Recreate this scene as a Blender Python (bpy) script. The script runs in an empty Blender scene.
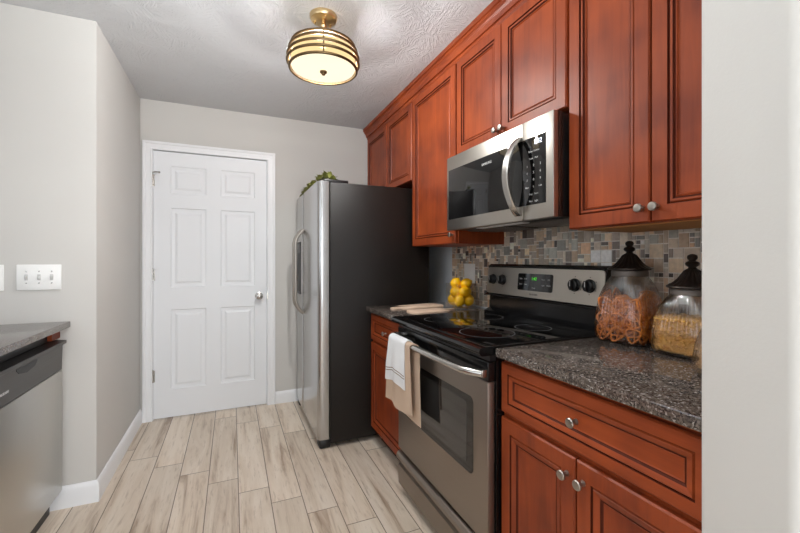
import bpy, bmesh, math, random
from mathutils import Vector, Matrix

random.seed(7)
sc = bpy.context.scene
COL = sc.collection
PI = math.pi

# ---------------------------------------------------------------- camera, world, light, exposure
H = 2.4221                      # ceiling height
cam_d = bpy.data.cameras.new('camera')
cam_d.sensor_width = 36.0
cam_d.lens = 36.0 * 387.367 / 800.0
cam_d.shift_y = -0.00885
cam_d.clip_start = 0.02
cam = bpy.data.objects.new('camera', cam_d)
cam.location = (0, 0, 1.2187)
cam.rotation_euler = (PI / 2, 0, -math.radians(23.4562))
COL.objects.link(cam)
sc.camera = cam

w = bpy.data.worlds.new('sky')
sc.world = w
w.use_nodes = True
w.node_tree.nodes['Background'].inputs[0].default_value = (0.75, 0.86, 1.0, 1)
w.node_tree.nodes['Background'].inputs[1].default_value = 1.2

sc.view_settings.view_transform = 'Standard'
sc.view_settings.look = 'None'
sc.view_settings.gamma = 1.0
sc.view_settings.use_curve_mapping = False
sc.view_settings.exposure = 0.0
sc.cycles.transparent_max_bounces = 24
sc.cycles.max_bounces = 10
sc.cycles.diffuse_bounces = 6
sc.cycles.sample_clamp_indirect = 6.0


def area(name, loc, rot, sx, sy, power, color):
    d = bpy.data.lights.new(name, 'AREA')
    d.shape = 'RECTANGLE'
    d.size, d.size_y = sx, sy
    d.energy = power
    d.color = color
    o = bpy.data.objects.new(name, d)
    o.location = loc
    o.rotation_euler = rot
    COL.objects.link(o)
    return o


# added fill lamps coloured like daylight, each just outside an added, unseen window
DAY = (0.93, 0.97, 1.0)
area('fill_rear_left', (-0.15, -4.30, 1.25), (PI / 2, 0, 0), 1.9, 2.0, 62, DAY)
area('fill_rear_right', (2.35, -4.30, 1.25), (PI / 2, 0, 0), 1.9, 2.0, 150, DAY)
area('fill_left_wall', (-1.52, 0.75, 1.55), (PI / 2, 0, -PI / 2), 1.3, 1.0, 6, DAY)
# added fill spot, bounced off the ceiling like a flash to brighten the room
fd = bpy.data.lights.new('bounce_fill', 'SPOT')
fd.energy = 385
fd.spot_size = math.radians(104)
fd.spot_blend = 1.0
fd.shadow_soft_size = 0.12
fd.color = (0.97, 1.0, 1.0)
fo = bpy.data.objects.new('bounce_fill', fd)
fo.location = (-0.10, -0.15, 1.25)
fo.rotation_euler = Vector((0.0, 0.46, 1.0)).to_track_quat('-Z', 'Y').to_euler()
COL.objects.link(fo)

# ---------------------------------------------------------------- materials


def s2l(c):
    return tuple(((x / 255) / 12.92 if x / 255 <= 0.04045 else ((x / 255 + 0.055) / 1.055) ** 2.4) for x in c)


def new_mat(name):
    m = bpy.data.materials.new(name)
    m.use_nodes = True
    nt = m.node_tree
    return m, nt, nt.nodes['Principled BSDF']


def node(nt, t, **kw):
    n = nt.nodes.new(t)
    for k, v in kw.items():
        if hasattr(n, k):
            setattr(n, k, v)
        else:
            n.inputs[k].default_value = v
    return n


def plain(name, rgb, rough=0.5, metal=0.0, spec=0.5, bump=0.0, bscale=40.0, coat=0.0, var=0.0, dist=0.002):
    m, nt, b = new_mat(name)
    c = s2l(rgb) + (1,)
    b.inputs['Base Color'].default_value = c
    b.inputs['Roughness'].default_value = rough
    b.inputs['Metallic'].default_value = metal
    b.inputs['Specular IOR Level'].default_value = spec
    b.inputs['Coat Weight'].default_value = coat
    tc = node(nt, 'ShaderNodeTexCoord')
    nz = node(nt, 'ShaderNodeTexNoise', Scale=bscale, Detail=3.0)
    nt.links.new(tc.outputs['Object'], nz.inputs['Vector'])
    if bump:
        bp = node(nt, 'ShaderNodeBump', Strength=bump, Distance=dist)
        nt.links.new(nz.outputs['Fac'], bp.inputs['Height'])
        nt.links.new(bp.outputs['Normal'], b.inputs['Normal'])
    if var:
        mx = node(nt, 'ShaderNodeMix', data_type='RGBA')
        mx.inputs[6].default_value = tuple(x * (1 - var) for x in c[:3]) + (1,)
        mx.inputs[7].default_value = tuple(min(1, x * (1 + var)) for x in c[:3]) + (1,)
        nt.links.new(nz.outputs['Fac'], mx.inputs[0])
        nt.links.new(mx.outputs[2], b.inputs['Base Color'])
    return m


def cherry(name, grain):
    m, nt, b = new_mat(name)
    tc = node(nt, 'ShaderNodeTexCoord')
    mp = node(nt, 'ShaderNodeMapping')
    sc_ = {'z': (22, 22, 1.6), 'y': (22, 1.6, 22)}[grain]
    mp.inputs['Scale'].default_value = sc_
    nt.links.new(tc.outputs['Object'], mp.inputs['Vector'])
    n1 = node(nt, 'ShaderNodeTexNoise', Scale=1.6, Detail=6.0, Roughness=0.6, Distortion=0.6)
    nt.links.new(mp.outputs[0], n1.inputs['Vector'])
    n2 = node(nt, 'ShaderNodeTexNoise', Scale=4.5, Detail=2.0)
    nt.links.new(tc.outputs['Object'], n2.inputs['Vector'])
    r1 = node(nt, 'ShaderNodeValToRGB')
    e = r1.color_ramp.elements
    e[0].position, e[0].color = 0.3, s2l((100, 40, 20)) + (1,)
    e[1].position, e[1].color = 0.72, s2l((162, 74, 36)) + (1,)
    nt.links.new(n1.outputs['Fac'], r1.inputs[0])
    r2 = node(nt, 'ShaderNodeValToRGB')
    e = r2.color_ramp.elements
    e[0].position, e[0].color = 0.32, s2l((108, 42, 21)) + (1,)
    e[1].position, e[1].color = 0.68, s2l((168, 77, 34)) + (1,)
    nt.links.new(n2.outputs['Fac'], r2.inputs[0])
    mx = node(nt, 'ShaderNodeMix', data_type='RGBA')
    mx.inputs[0].default_value = 0.6
    nt.links.new(r1.outputs[0], mx.inputs[6])
    nt.links.new(r2.outputs[0], mx.inputs[7])
    nt.links.new(mx.outputs[2], b.inputs['Base Color'])
    b.inputs['Roughness'].default_value = 0.44
    b.inputs['Specular IOR Level'].default_value = 0.3
    return m


def granite():
    m, nt, b = new_mat('granite')
    tc = node(nt, 'ShaderNodeTexCoord')
    v = node(nt, 'ShaderNodeTexVoronoi', Scale=250.0)
    v.distance = 'EUCLIDEAN'
    nd = node(nt, 'ShaderNodeTexNoise', Scale=55.0, Detail=5.0, Roughness=0.7)
    nt.links.new(tc.outputs['Object'], nd.inputs['Vector'])
    mxv = node(nt, 'ShaderNodeMix', data_type='VECTOR')
    mxv.inputs[0].default_value = 0.02
    nt.links.new(tc.outputs['Object'], mxv.inputs[4])
    nt.links.new(nd.outputs['Color'], mxv.inputs[5])
    nt.links.new(mxv.outputs[1], v.inputs['Vector'])
    r = node(nt, 'ShaderNodeValToRGB')
    r.color_ramp.interpolation = 'CONSTANT'
    cols = [(0.0, (50, 44, 42)), (0.18, (84, 75, 69)), (0.42, (102, 92, 85)), (0.60, (70, 62, 57)),
            (0.74, (120, 111, 104)), (0.85, (90, 79, 71)), (0.94, (158, 152, 147))]
    els = r.color_ramp.elements
    els[0].position, els[0].color = 0.0, s2l(cols[0][1]) + (1,)
    els[1].position, els[1].color = cols[1][0], s2l(cols[1][1]) + (1,)
    for p, c in cols[2:]:
        x = els.new(p)
        x.color = s2l(c) + (1,)
    sep = node(nt, 'ShaderNodeSeparateColor')
    nt.links.new(v.outputs['Color'], sep.inputs[0])
    nt.links.new(sep.outputs[0], r.inputs[0])
    nt.links.new(r.outputs[0], b.inputs['Base Color'])
    b.inputs['Roughness'].default_value = 0.08
    b.inputs['Specular IOR Level'].default_value = 0.75
    return m


def steel(name, rgb=(176, 174, 171), rough=0.3, axis='y'):
    m, nt, b = new_mat(name)
    tc = node(nt, 'ShaderNodeTexCoord')
    mp = node(nt, 'ShaderNodeMapping')
    mp.inputs['Scale'].default_value = {'y': (400, 3, 400), 'z': (400, 400, 3)}[axis]
    nt.links.new(tc.outputs['Object'], mp.inputs['Vector'])
    n = node(nt, 'ShaderNodeTexNoise', Scale=1.0, Detail=3.0)
    nt.links.new(mp.outputs[0], n.inputs['Vector'])
    mr = node(nt, 'ShaderNodeMapRange')
    mr.inputs['To Min'].default_value = rough - 0.05
    mr.inputs['To Max'].default_value = rough + 0.08
    nt.links.new(n.outputs['Fac'], mr.inputs[0])
    nt.links.new(mr.outputs[0], b.inputs['Roughness'])
    b.inputs['Base Color'].default_value = s2l(rgb) + (1,)
    b.inputs['Metallic'].default_value = 1.0
    return m


def thin_glass(name, tint=(0.97, 0.97, 0.96), refl=1.0, bend=0.0):
    m = bpy.data.materials.new(name)
    m.use_nodes = True
    nt = m.node_tree
    nt.nodes.clear()
    out = node(nt, 'ShaderNodeOutputMaterial')
    tr = node(nt, 'ShaderNodeBsdfTransparent')
    tr.inputs[0].default_value = tint + (1,)
    gl = node(nt, 'ShaderNodeBsdfGlossy')
    gl.inputs['Roughness'].default_value = 0.04
    ge = node(nt, 'ShaderNodeNewGeometry')
    io = node(nt, 'ShaderNodeMapRange')          # the same reflectance from both sides of the wall
    io.inputs['To Min'].default_value = 1.45
    io.inputs['To Max'].default_value = 1 / 1.45
    nt.links.new(ge.outputs['Backfacing'], io.inputs[0])
    fr = node(nt, 'ShaderNodeFresnel')
    nt.links.new(io.outputs[0], fr.inputs['IOR'])
    mu = node(nt, 'ShaderNodeMath', operation='MULTIPLY')
    mu.inputs[1].default_value = refl
    nt.links.new(fr.outputs[0], mu.inputs[0])
    mx = node(nt, 'ShaderNodeMixShader')
    nt.links.new(mu.outputs[0], mx.inputs[0])
    body = tr.outputs[0]
    if bend:                                      # thick ribbed glass also bends part of what is seen through it
        rf = node(nt, 'ShaderNodeBsdfRefraction', IOR=1.35)
        rf.inputs['Color'].default_value = tint + (1,)
        rf.inputs['Roughness'].default_value = 0.02
        bm_ = node(nt, 'ShaderNodeMixShader')
        bm_.inputs[0].default_value = bend
        nt.links.new(tr.outputs[0], bm_.inputs[1])
        nt.links.new(rf.outputs[0], bm_.inputs[2])
        body = bm_.outputs[0]
    nt.links.new(body, mx.inputs[1])
    nt.links.new(gl.outputs[0], mx.inputs[2])
    nt.links.new(mx.outputs[0], out.inputs[0])
    return m


def emit(name, rgb, strength):
    m, nt, b = new_mat(name)
    c = s2l(rgb) + (1,)
    b.inputs['Base Color'].default_value = c
    b.inputs['Emission Color'].default_value = c
    b.inputs['Emission Strength'].default_value = strength
    b.inputs['Roughness'].default_value = 0.3
    return m


def floor_mat():
    """Wood-look stone planks, 0.15 x 0.93 m, running along Y with a stepped stagger."""
    m, nt, b = new_mat('plank_tile')
    L = nt.links
    tc = node(nt, 'ShaderNodeTexCoord')
    sp = node(nt, 'ShaderNodeSeparateXYZ')
    L.new(tc.outputs['Object'], sp.inputs[0])

    def M(op, a, b_=None, c_=None):
        n = node(nt, 'ShaderNodeMath', operation=op)
        for i, v in enumerate((a, b_, c_)):
            if v is None:
                continue
            if isinstance(v, (int, float)):
                n.inputs[i].default_value = v
            else:
                L.new(v, n.inputs[i])
        return n.outputs[0]
    W, LEN, STEP = 0.15, 0.93, 0.153
    u = M('DIVIDE', M('SUBTRACT', sp.outputs[0], 0.0315), W)
    col = M('FLOOR', u)
    fu = M('SUBTRACT', u, col)
    v = M('DIVIDE', M('ADD', M('SUBTRACT', sp.outputs[1], 2.185), M('MULTIPLY', col, STEP)), LEN)
    row = M('FLOOR', v)
    fv = M('SUBTRACT', v, row)
    du = M('MULTIPLY', M('MINIMUM', fu, M('SUBTRACT', 1.0, fu)), W)
    dv = M('MULTIPLY', M('MINIMUM', fv, M('SUBTRACT', 1.0, fv)), LEN)
    grout = M('LESS_THAN', M('MINIMUM', du, dv), 0.0022)
    cb = node(nt, 'ShaderNodeCombineXYZ')
    L.new(col, cb.inputs[0])
    L.new(row, cb.inputs[1])
    wn = node(nt, 'ShaderNodeTexWhiteNoise')
    L.new(cb.outputs[0], wn.inputs['Vector'])
    # veined stone pattern, offset plank by plank
    off = node(nt, 'ShaderNodeVectorMath', operation='SCALE')
    L.new(wn.outputs['Color'], off.inputs[0])
    off.inputs['Scale'].default_value = 7.0
    ad = node(nt, 'ShaderNodeVectorMath', operation='ADD')
    L.new(tc.outputs['Object'], ad.inputs[0])
    L.new(off.outputs[0], ad.inputs[1])
    mp = node(nt, 'ShaderNodeMapping')
    mp.inputs['Scale'].default_value = (11, 0.9, 11)
    L.new(ad.outputs[0], mp.inputs['Vector'])
    n1 = node(nt, 'ShaderNodeTexNoise', Scale=1.3, Detail=7.0, Roughness=0.62, Distortion=0.8)
    L.new(mp.outputs[0], n1.inputs['Vector'])
    r1 = node(nt, 'ShaderNodeValToRGB')
    e = r1.color_ramp.elements
    e[0].position, e[0].color = 0.30, s2l((162, 140, 120)) + (1,)
    e[1].position, e[1].color = 0.62, s2l((224, 211, 195)) + (1,)
    x = e.new(0.45)
    x.color = s2l((211, 195, 176)) + (1,)
    L.new(n1.outputs['Fac'], r1.inputs[0])
    mp2 = node(nt, 'ShaderNodeMapping')
    mp2.inputs['Scale'].default_value = (70, 7, 70)
    L.new(ad.outputs[0], mp2.inputs['Vector'])
    n2 = node(nt, 'ShaderNodeTexNoise', Scale=1.0, Detail=4.0, Roughness=0.7)
    L.new(mp2.outputs[0], n2.inputs['Vector'])
    r2 = node(nt, 'ShaderNodeValToRGB')
    e = r2.color_ramp.elements
    e[0].position, e[0].color = 0.30, (0.50, 0.44, 0.38, 1)
    e[1].position, e[1].color = 0.45, (1, 1, 1, 1)
    L.new(n2.outputs['Fac'], r2.inputs[0])
    mu = node(nt, 'ShaderNodeMix', data_type='RGBA', blend_type='MULTIPLY')
    mu.inputs[0].default_value = 0.55
    L.new(r1.outputs[0], mu.inputs[6])
    L.new(r2.outputs[0], mu.inputs[7])
    hv = node(nt, 'ShaderNodeHueSaturation')
    L.new(M('ADD', M('MULTIPLY', wn.outputs['Value'], 0.22), 0.90), hv.inputs['Value'])
    L.new(mu.outputs[2], hv.inputs['Color'])
    gm = node(nt, 'ShaderNodeMix', data_type='RGBA')
    L.new(grout, gm.inputs[0])
    L.new(hv.outputs[0], gm.inputs[6])
    gm.inputs[7].default_value = s2l((122, 108, 95)) + (1,)
    L.new(gm.outputs[2], b.inputs['Base Color'])
    bp = node(nt, 'ShaderNodeBump', Strength=0.5, Distance=0.002)
    L.new(M('SUBTRACT', 1.0, grout), bp.inputs['Height'])
    L.new(bp.outputs[0], b.inputs['Normal'])
    b.inputs['Roughness'].default_value = 0.42
    return m


def ceiling_mat():
    """Stomped plaster: short raised strokes in random directions."""
    m, nt, b = new_mat('stomped_plaster')
    L = nt.links
    b.inputs['Base Color'].default_value = s2l((206, 207, 209)) + (1,)
    b.inputs['Roughness'].default_value = 0.9
    tc = node(nt, 'ShaderNodeTexCoord')
    vo = node(nt, 'ShaderNodeTexVoronoi', Scale=11.0)
    L.new(tc.outputs['Object'], vo.inputs['Vector'])
    rt = node(nt, 'ShaderNodeVectorRotate', rotation_type='Z_AXIS')
    L.new(tc.outputs['Object'], rt.inputs['Vector'])
    sepc = node(nt, 'ShaderNodeSeparateColor')
    L.new(vo.outputs['Color'], sepc.inputs[0])
    an = node(nt, 'ShaderNodeMath', operation='MULTIPLY')
    an.inputs[1].default_value = 6.28
    L.new(sepc.outputs[0], an.inputs[0])
    L.new(an.outputs[0], rt.inputs['Angle'])
    mp = node(nt, 'ShaderNodeMapping')
    mp.inputs['Scale'].default_value = (95, 14, 20)
    L.new(rt.outputs[0], mp.inputs['Vector'])
    n = node(nt, 'ShaderNodeTexNoise', Scale=1.0, Detail=3.0, Roughness=0.6, Distortion=0.8)
    L.new(mp.outputs[0], n.inputs['Vector'])
    r = node(nt, 'ShaderNodeValToRGB')
    r.color_ramp.elements[0].position = 0.42
    r.color_ramp.elements[1].position = 0.68
    L.new(n.outputs['Fac'], r.inputs[0])
    bp = node(nt, 'ShaderNodeBump', Strength=0.6, Distance=0.005)
    L.new(r.outputs[0], bp.inputs['Height'])
    L.new(bp.outputs[0], b.inputs['Normal'])
    return m


def attr_mat(name, rough=0.25):
    m, nt, b = new_mat(name)
    a = node(nt, 'ShaderNodeAttribute', attribute_name='tile')
    tc = node(nt, 'ShaderNodeTexCoord')
    n = node(nt, 'ShaderNodeTexNoise', Scale=60.0, Detail=4.0)
    nt.links.new(tc.outputs['Object'], n.inputs['Vector'])
    hv = node(nt, 'ShaderNodeHueSaturation')
    mr = node(nt, 'ShaderNodeMapRange')
    mr.inputs['To Min'].default_value = 0.72
    mr.inputs['To Max'].default_value = 1.28
    nt.links.new(n.outputs['Fac'], mr.inputs[0])
    nt.links.new(mr.outputs[0], hv.inputs['Value'])
    nt.links.new(a.outputs['Color'], hv.inputs['Color'])
    nt.links.new(hv.outputs[0], b.inputs['Base Color'])
    b.inputs['Roughness'].default_value = rough
    return m


WALL = plain('wall_paint', (201, 199, 195), 0.75, spec=0.3, bump=0.12, bscale=220)
WALLP = plain('pale_wall_paint', (226, 231, 236), 0.7, spec=0.3)
WHITE = plain('white_trim_paint', (232, 233, 235), 0.38, bump=0.03, bscale=60)
DOORW = plain('white_door_paint', (226, 228, 231), 0.45, bump=0.08, bscale=120)
CEIL = ceiling_mat()
FLOOR = floor_mat()
CHV = cherry('cherry_upright_grain', 'z')
CHH = cherry('cherry_level_grain', 'y')
GRAN = granite()
STEEL = steel('brushed_steel', (188, 183, 175), 0.32)
STEELV = steel('brushed_steel_upright', (190, 190, 190), 0.20, 'z')
STEELD = steel('grey_steel', (128, 122, 117), 0.36)
STEELO = steel('warm_grey_steel', (150, 140, 131), 0.42)
CHROME = plain('satin_nickel', (190, 187, 182), 0.25, metal=1.0)
KNOB = plain('pewter', (166, 160, 152), 0.35, metal=1.0)
BRONZE = plain('aged_bronze', (112, 92, 66), 0.42, metal=1.0, bump=0.05)
BRASS = plain('brushed_brass', (222, 196, 150), 0.3, metal=1.0)
BLACKG = plain('black_glass', (10, 10, 11), 0.05, spec=0.6)
BLACKE = plain('black_enamel', (14, 14, 15), 0.16, spec=0.5)
BLACKP = plain('black_plastic', (18, 18, 19), 0.4)
BLACKT = plain('pebbled_black_steel', (26, 22, 20), 0.28, spec=0.32, bump=0.7, bscale=230, dist=0.003)
BROWNS = plain('dark_brown_side', (46, 32, 27), 0.35)
GREYP = plain('grey_plastic', (98, 98, 100), 0.4)
OVENW = plain('oven_window_glass', (40, 40, 40), 0.06, spec=0.8)
RAWP = plain('unfinished_plywood', (176, 122, 66), 0.7, var=0.12, bscale=20)
TOGG = plain('light_grey_plastic', (196, 196, 194), 0.4)
WHITEP = plain('white_plastic', (238, 238, 236), 0.35)
PRINT = plain('pale_print', (205, 205, 205), 0.6)
PRINTD = plain('dark_print', (52, 50, 50), 0.6)
GREEN = emit('green_digits', (70, 200, 40), 1.1)
WDIG = emit('white_digits', (235, 240, 255), 1.6)
def opal(name, rgb, strength, clear):
    # lit lamp glass: glows, and lets part of the bulb's light through
    m = bpy.data.materials.new(name)
    m.use_nodes = True
    nt = m.node_tree
    nt.nodes.clear()
    out = node(nt, 'ShaderNodeOutputMaterial')
    em = node(nt, 'ShaderNodeEmission', Strength=strength)
    em.inputs[0].default_value = s2l(rgb) + (1,)
    tr = node(nt, 'ShaderNodeBsdfTransparent')
    tr.inputs[0].default_value = (1.0, 0.99, 0.97, 1)
    mx = node(nt, 'ShaderNodeMixShader')
    mx.inputs[0].default_value = clear
    nt.links.new(em.outputs[0], mx.inputs[1])
    nt.links.new(tr.outputs[0], mx.inputs[2])
    nt.links.new(mx.outputs[0], out.inputs[0])
    return m


SHADE = opal('lit_opal_glass', (255, 220, 160), 1.25, 0.35)
DIFF = opal('lit_frosted_glass', (255, 236, 200), 1.5, 0.3)
BAFFLE = opal('added_baffle_glass', (255, 232, 190), 0.5, 0.006)  # added baffle that holds back the bulb's upward light
GLASS = thin_glass('ribbed_glass', (0.93, 0.925, 0.92), 2.0, 0.14)
VGLASS = thin_glass('clear_glass', (0.975, 0.975, 0.975), 1.6)
PANE = thin_glass('window_glass', (1, 1, 1))
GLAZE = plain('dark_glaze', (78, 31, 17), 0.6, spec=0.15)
LEMON = plain('lemon_peel', (255, 192, 8), 0.38, bump=0.35, bscale=130, var=0.12)
LEMTIP = plain('lemon_tip', (196, 150, 40), 0.6)
BOARDW = plain('pale_maple', (218, 190, 166), 0.5, var=0.12, bscale=14)
TOWELW = plain('white_cotton', (226, 228, 230), 0.9, bump=0.6, bscale=420)
TOWELB = plain('beige_cotton', (196, 172, 150), 0.92, bump=0.7, bscale=380)
STRIPE = plain('grey_brown_stripe', (140, 122, 106), 0.9)
PRETZ = plain('baked_pretzel', (228, 134, 48), 0.45, var=0.25, bscale=60)
PASTA = plain('dry_pasta', (236, 184, 92), 0.5, var=0.12, bscale=80)
CRACK = plain('baked_cracker', (205, 160, 105), 0.6, var=0.2, bscale=60)
LID = plain('antique_black_metal', (62, 55, 51), 0.36, metal=0.8, bump=0.4, bscale=90)
COLLAR = plain('dull_pewter_collar', (112, 104, 98), 0.45, metal=0.5)
LEAF = plain('artificial_leaf', (126, 128, 62), 0.55, var=0.35, bscale=30)
LEAFD = plain('artificial_stem', (70, 66, 40), 0.7)
DARK = plain('dark_recess', (22, 18, 16), 0.8)
TILE = attr_mat('mosaic_tile')

# ---------------------------------------------------------------- mesh helpers


class MB:
    """Collects shapes (world coordinates) that become ONE mesh object."""

    def __init__(self):
        self.bm = bmesh.new()

    def _merge(self, b2):
        me = bpy.data.meshes.new('tmp')
        b2.to_mesh(me)
        b2.free()
        self.bm.from_mesh(me)
        bpy.data.meshes.remove(me)

    def box(self, x0, x1, y0, y1, z0, z1, bev=0.0, seg=2, rot=None):
        b = bmesh.new()
        bmesh.ops.create_cube(b, size=1.0)
        for v in b.verts:
            v.co = Vector(((x0 + x1) / 2 + v.co.x * (x1 - x0), (y0 + y1) / 2 + v.co.y * (y1 - y0), (z0 + z1) / 2 + v.co.z * (z1 - z0)))
        if bev:
            bmesh.ops.bevel(b, geom=list(b.edges), offset=bev, segments=seg, profile=0.5, affect='EDGES')
        if rot:
            c = Vector(((x0 + x1) / 2, (y0 + y1) / 2, (z0 + z1) / 2))
            bmesh.ops.rotate(b, verts=b.verts, cent=c, matrix=rot)
        self._merge(b)
        return self

    def prism(self, poly, axis, a, b_, bev=0.0):
        """poly = list of 2D points; extruded along axis ('x','y','z') from a to b_."""
        b = bmesh.new()
        def P(p, t):
            return {'y': (p[0], t, p[1]), 'x': (t, p[0], p[1]), 'z': (p[0], p[1], t)}[axis]
        v0 = [b.verts.new(P(p, a)) for p in poly]
        v1 = [b.verts.new(P(p, b_)) for p in poly]
        n = len(poly)
        b.faces.new(v0)
        b.faces.new(list(reversed(v1)))
        for i in range(n):
            b.faces.new((v0[i], v1[i], v1[(i + 1) % n], v0[(i + 1) % n]))
        bmesh.ops.recalc_face_normals(b, faces=b.faces)
        if bev:
            bmesh.ops.bevel(b, geom=list(b.edges), offset=bev, segments=2, profile=0.5, affect='EDGES')
        self._merge(b)
        return self

    def lathe(self, prof, c, axis='z', seg=32, cap=True):
        """prof = [(r, h)...] around axis through c."""
        b = bmesh.new()
        cx, cy, cz = c
        rings = []
        for r, h in prof:
            ring = []
            for i in range(seg):
                t = 2 * PI * i / seg
                a, d = r * math.cos(t), r * math.sin(t)
                p = {'z': (cx + a, cy + d, cz + h), 'x': (cx + h, cy + a, cz + d), 'y': (cx + a, cy + h, cz + d)}[axis]
                ring.append(b.verts.new(p))
            rings.append(ring)
        for k in range(len(rings) - 1):
            for i in range(seg):
                j = (i + 1) % seg
                b.faces.new((rings[k][i], rings[k][j], rings[k + 1][j], rings[k + 1][i]))
        if cap:
            b.faces.new(rings[0])
            b.faces.new(rings[-1])
        bmesh.ops.recalc_face_normals(b, faces=b.faces)
        self._merge(b)
        return self

    def ball(self, c, r, sx=1, sy=1, sz=1, u=16, v=10):
        b = bmesh.new()
        bmesh.ops.create_uvsphere(b, u_segments=u, v_segments=v, radius=r)
        for q in b.verts:
            q.co = Vector((c[0] + q.co.x * sx, c[1] + q.co.y * sy, c[2] + q.co.z * sz))
        self._merge(b)
        return self

    def tube(self, pts, r, seg=8, closed=False, flat=None):
        """round tube (or flat bar: flat=(half_width_vector, half_thickness)) along pts."""
        b = bmesh.new()
        pts = [Vector(p) for p in pts]
        n = len(pts)
        rings = []
        prev = None
        for i, p in enumerate(pts):
            if closed:
                t = (pts[(i + 1) % n] - pts[i - 1]).normalized()
            else:
                t = (pts[min(i + 1, n - 1)] - pts[max(i - 1, 0)]).normalized()
            if prev is None:
                a = t.cross(Vector((0, 0, 1)))
                if a.length < 1e-3:
                    a = t.cross(Vector((1, 0, 0)))
            else:
                a = prev - t * prev.dot(t)
            a.normalize()
            prev = a
            c = t.cross(a)
            rr = r[i] if isinstance(r, (list, tuple)) else r
            rings.append([b.verts.new(p + (a * math.cos(2 * PI * k / seg) + c * math.sin(2 * PI * k / seg)) * rr) for k in range(seg)])
        for k in range(n if closed else n - 1):
            A, B = rings[k], rings[(k + 1) % n]
            for i in range(seg):
                j = (i + 1) % seg
                b.faces.new((A[i], A[j], B[j], B[i]))
        if not closed:
            b.faces.new(rings[0])
            b.faces.new(rings[-1])
        bmesh.ops.recalc_face_normals(b, faces=b.faces)
        self._merge(b)
        return self

    def rings(self, mapf, w, h, prof, thick, glazed=()):
        """A framed panel: concentric mitred rectangles. prof = [(inset, depth)]; mapf(u, v, d) -> world."""
        b = bmesh.new()
        def ring(ins, d):
            return [b.verts.new(mapf(u, v, d)) for u, v in ((ins, ins), (w - ins, ins), (w - ins, h - ins), (ins, h - ins))]
        R = [ring(0, thick)] + [ring(i, d) for i, d in prof]
        b.faces.new(R[0])
        for k in range(len(R) - 1):
            for i in range(4):
                j = (i + 1) % 4
                f = b.faces.new((R[k][i], R[k][j], R[k + 1][j], R[k + 1][i]))
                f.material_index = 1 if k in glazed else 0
        b.faces.new(R[-1])
        bmesh.ops.recalc_face_normals(b, faces=b.faces)
        self._merge(b)
        return self

    def quad(self, vs):
        self.bm.faces.new([self.bm.verts.new(v) for v in vs])
        return self

    def build(self, name, mat, parent=None, smooth=32, origin=None):
        me = bpy.data.meshes.new(name)
        off = Vector((0, 0, 0))
        if parent is not None:
            off = parent.matrix_world_off
        elif origin is not None:
            off = Vector(origin)
        for v in self.bm.verts:
            v.co -= off
        self.bm.to_mesh(me)
        self.bm.free()
        for mt in (mat if isinstance(mat, (list, tuple)) else (mat,)):
            me.materials.append(mt)
        if smooth:
            me.polygons.foreach_set('use_smooth', [True] * len(me.polygons))
            me.set_sharp_from_angle(angle=math.radians(smooth))
        o = bpy.data.objects.new(name, me)
        COL.objects.link(o)
        if parent is not None:
            o.parent = parent.ob
        elif origin is not None:
            o.location = origin
        return Node(o, off)


class Node:
    def __init__(self, ob, off):
        self.ob = ob
        self.matrix_world_off = Vector(off)


def thing(name, label, cat, loc, group=None):
    o = bpy.data.objects.new(name, None)
    o.empty_display_size = 0.05
    COL.objects.link(o)
    o.location = loc
    o['label'] = label
    o['category'] = cat
    if group:
        o['group'] = group
    return Node(o, loc)


def tag(n, label, cat, group=None, kind=None):
    o = n.ob if isinstance(n, Node) else n
    o['label'] = label
    o['category'] = cat
    if group:
        o['group'] = group
    if kind:
        o['kind'] = kind
    return n


def struct(n):
    n.ob['kind'] = 'structure'
    return n


def part_label(n, label):
    n.ob['label'] = label
    return n


def copy_thing(root, loc=None, rot=None):
    c = root.copy()
    COL.objects.link(c)
    for ch in root.children:
        d = ch.copy()
        COL.objects.link(d)
        d.parent = c
        for g in ch.children:
            e = g.copy()
            COL.objects.link(e)
            e.parent = d
    if loc is not None:
        c.location = loc
    if rot is not None:
        c.rotation_euler = rot
    return c


def text_mesh(name, body, size, mapf, mat, parent, extrude=0.0004, align='CENTER', spacing=1.0, line=1.0):
    cu = bpy.data.curves.new('lettering', 'FONT')
    cu.body = body
    cu.size = size
    cu.extrude = extrude
    cu.align_x = align
    cu.align_y = 'CENTER'
    cu.space_character = spacing
    cu.space_line = line
    cu.resolution_u = 3
    t = bpy.data.objects.new('lettering', cu)
    COL.objects.link(t)
    bpy.context.view_layer.update()
    dg = bpy.context.evaluated_depsgraph_get()
    me = bpy.data.meshes.new_from_object(t.evaluated_get(dg))
    bpy.data.objects.remove(t)
    bpy.data.curves.remove(cu)
    for v in me.vertices:
        v.co = Vector(mapf(v.co.x, v.co.y, v.co.z)) - parent.matrix_world_off
    me.name = name
    me.materials.clear()
    me.materials.append(mat)
    o = bpy.data.objects.new(name, me)
    COL.objects.link(o)
    o.parent = parent.ob
    return Node(o, parent.matrix_world_off)


# ---------------------------------------------------------------- room shell
XL, XN, YN, YB, XR = -1.37, -0.6271, 2.4047, 3.4242, 1.49
YR, XE = -4.2, 4.0                 # rear wall, far right wall of the room behind the camera
FW0, FW1, FWX = 0.30, 0.4365, 0.7885  # foreground wall end

struct(MB().box(XL - 0.15, XE + 0.15, YR - 0.15, YB + 0.15, -0.1, 0.0).build('floor', FLOOR))
struct(MB().box(XL - 0.15, XE + 0.15, YR - 0.15, YB + 0.15, H, H + 0.1).build('ceiling', CEIL))
# closet block on the left (its near face and its passage face)
struct(MB().box(XL, XN, YN, YB + 0.12, 0, H, 0.004).build('wall_nib', WALL))
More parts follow.
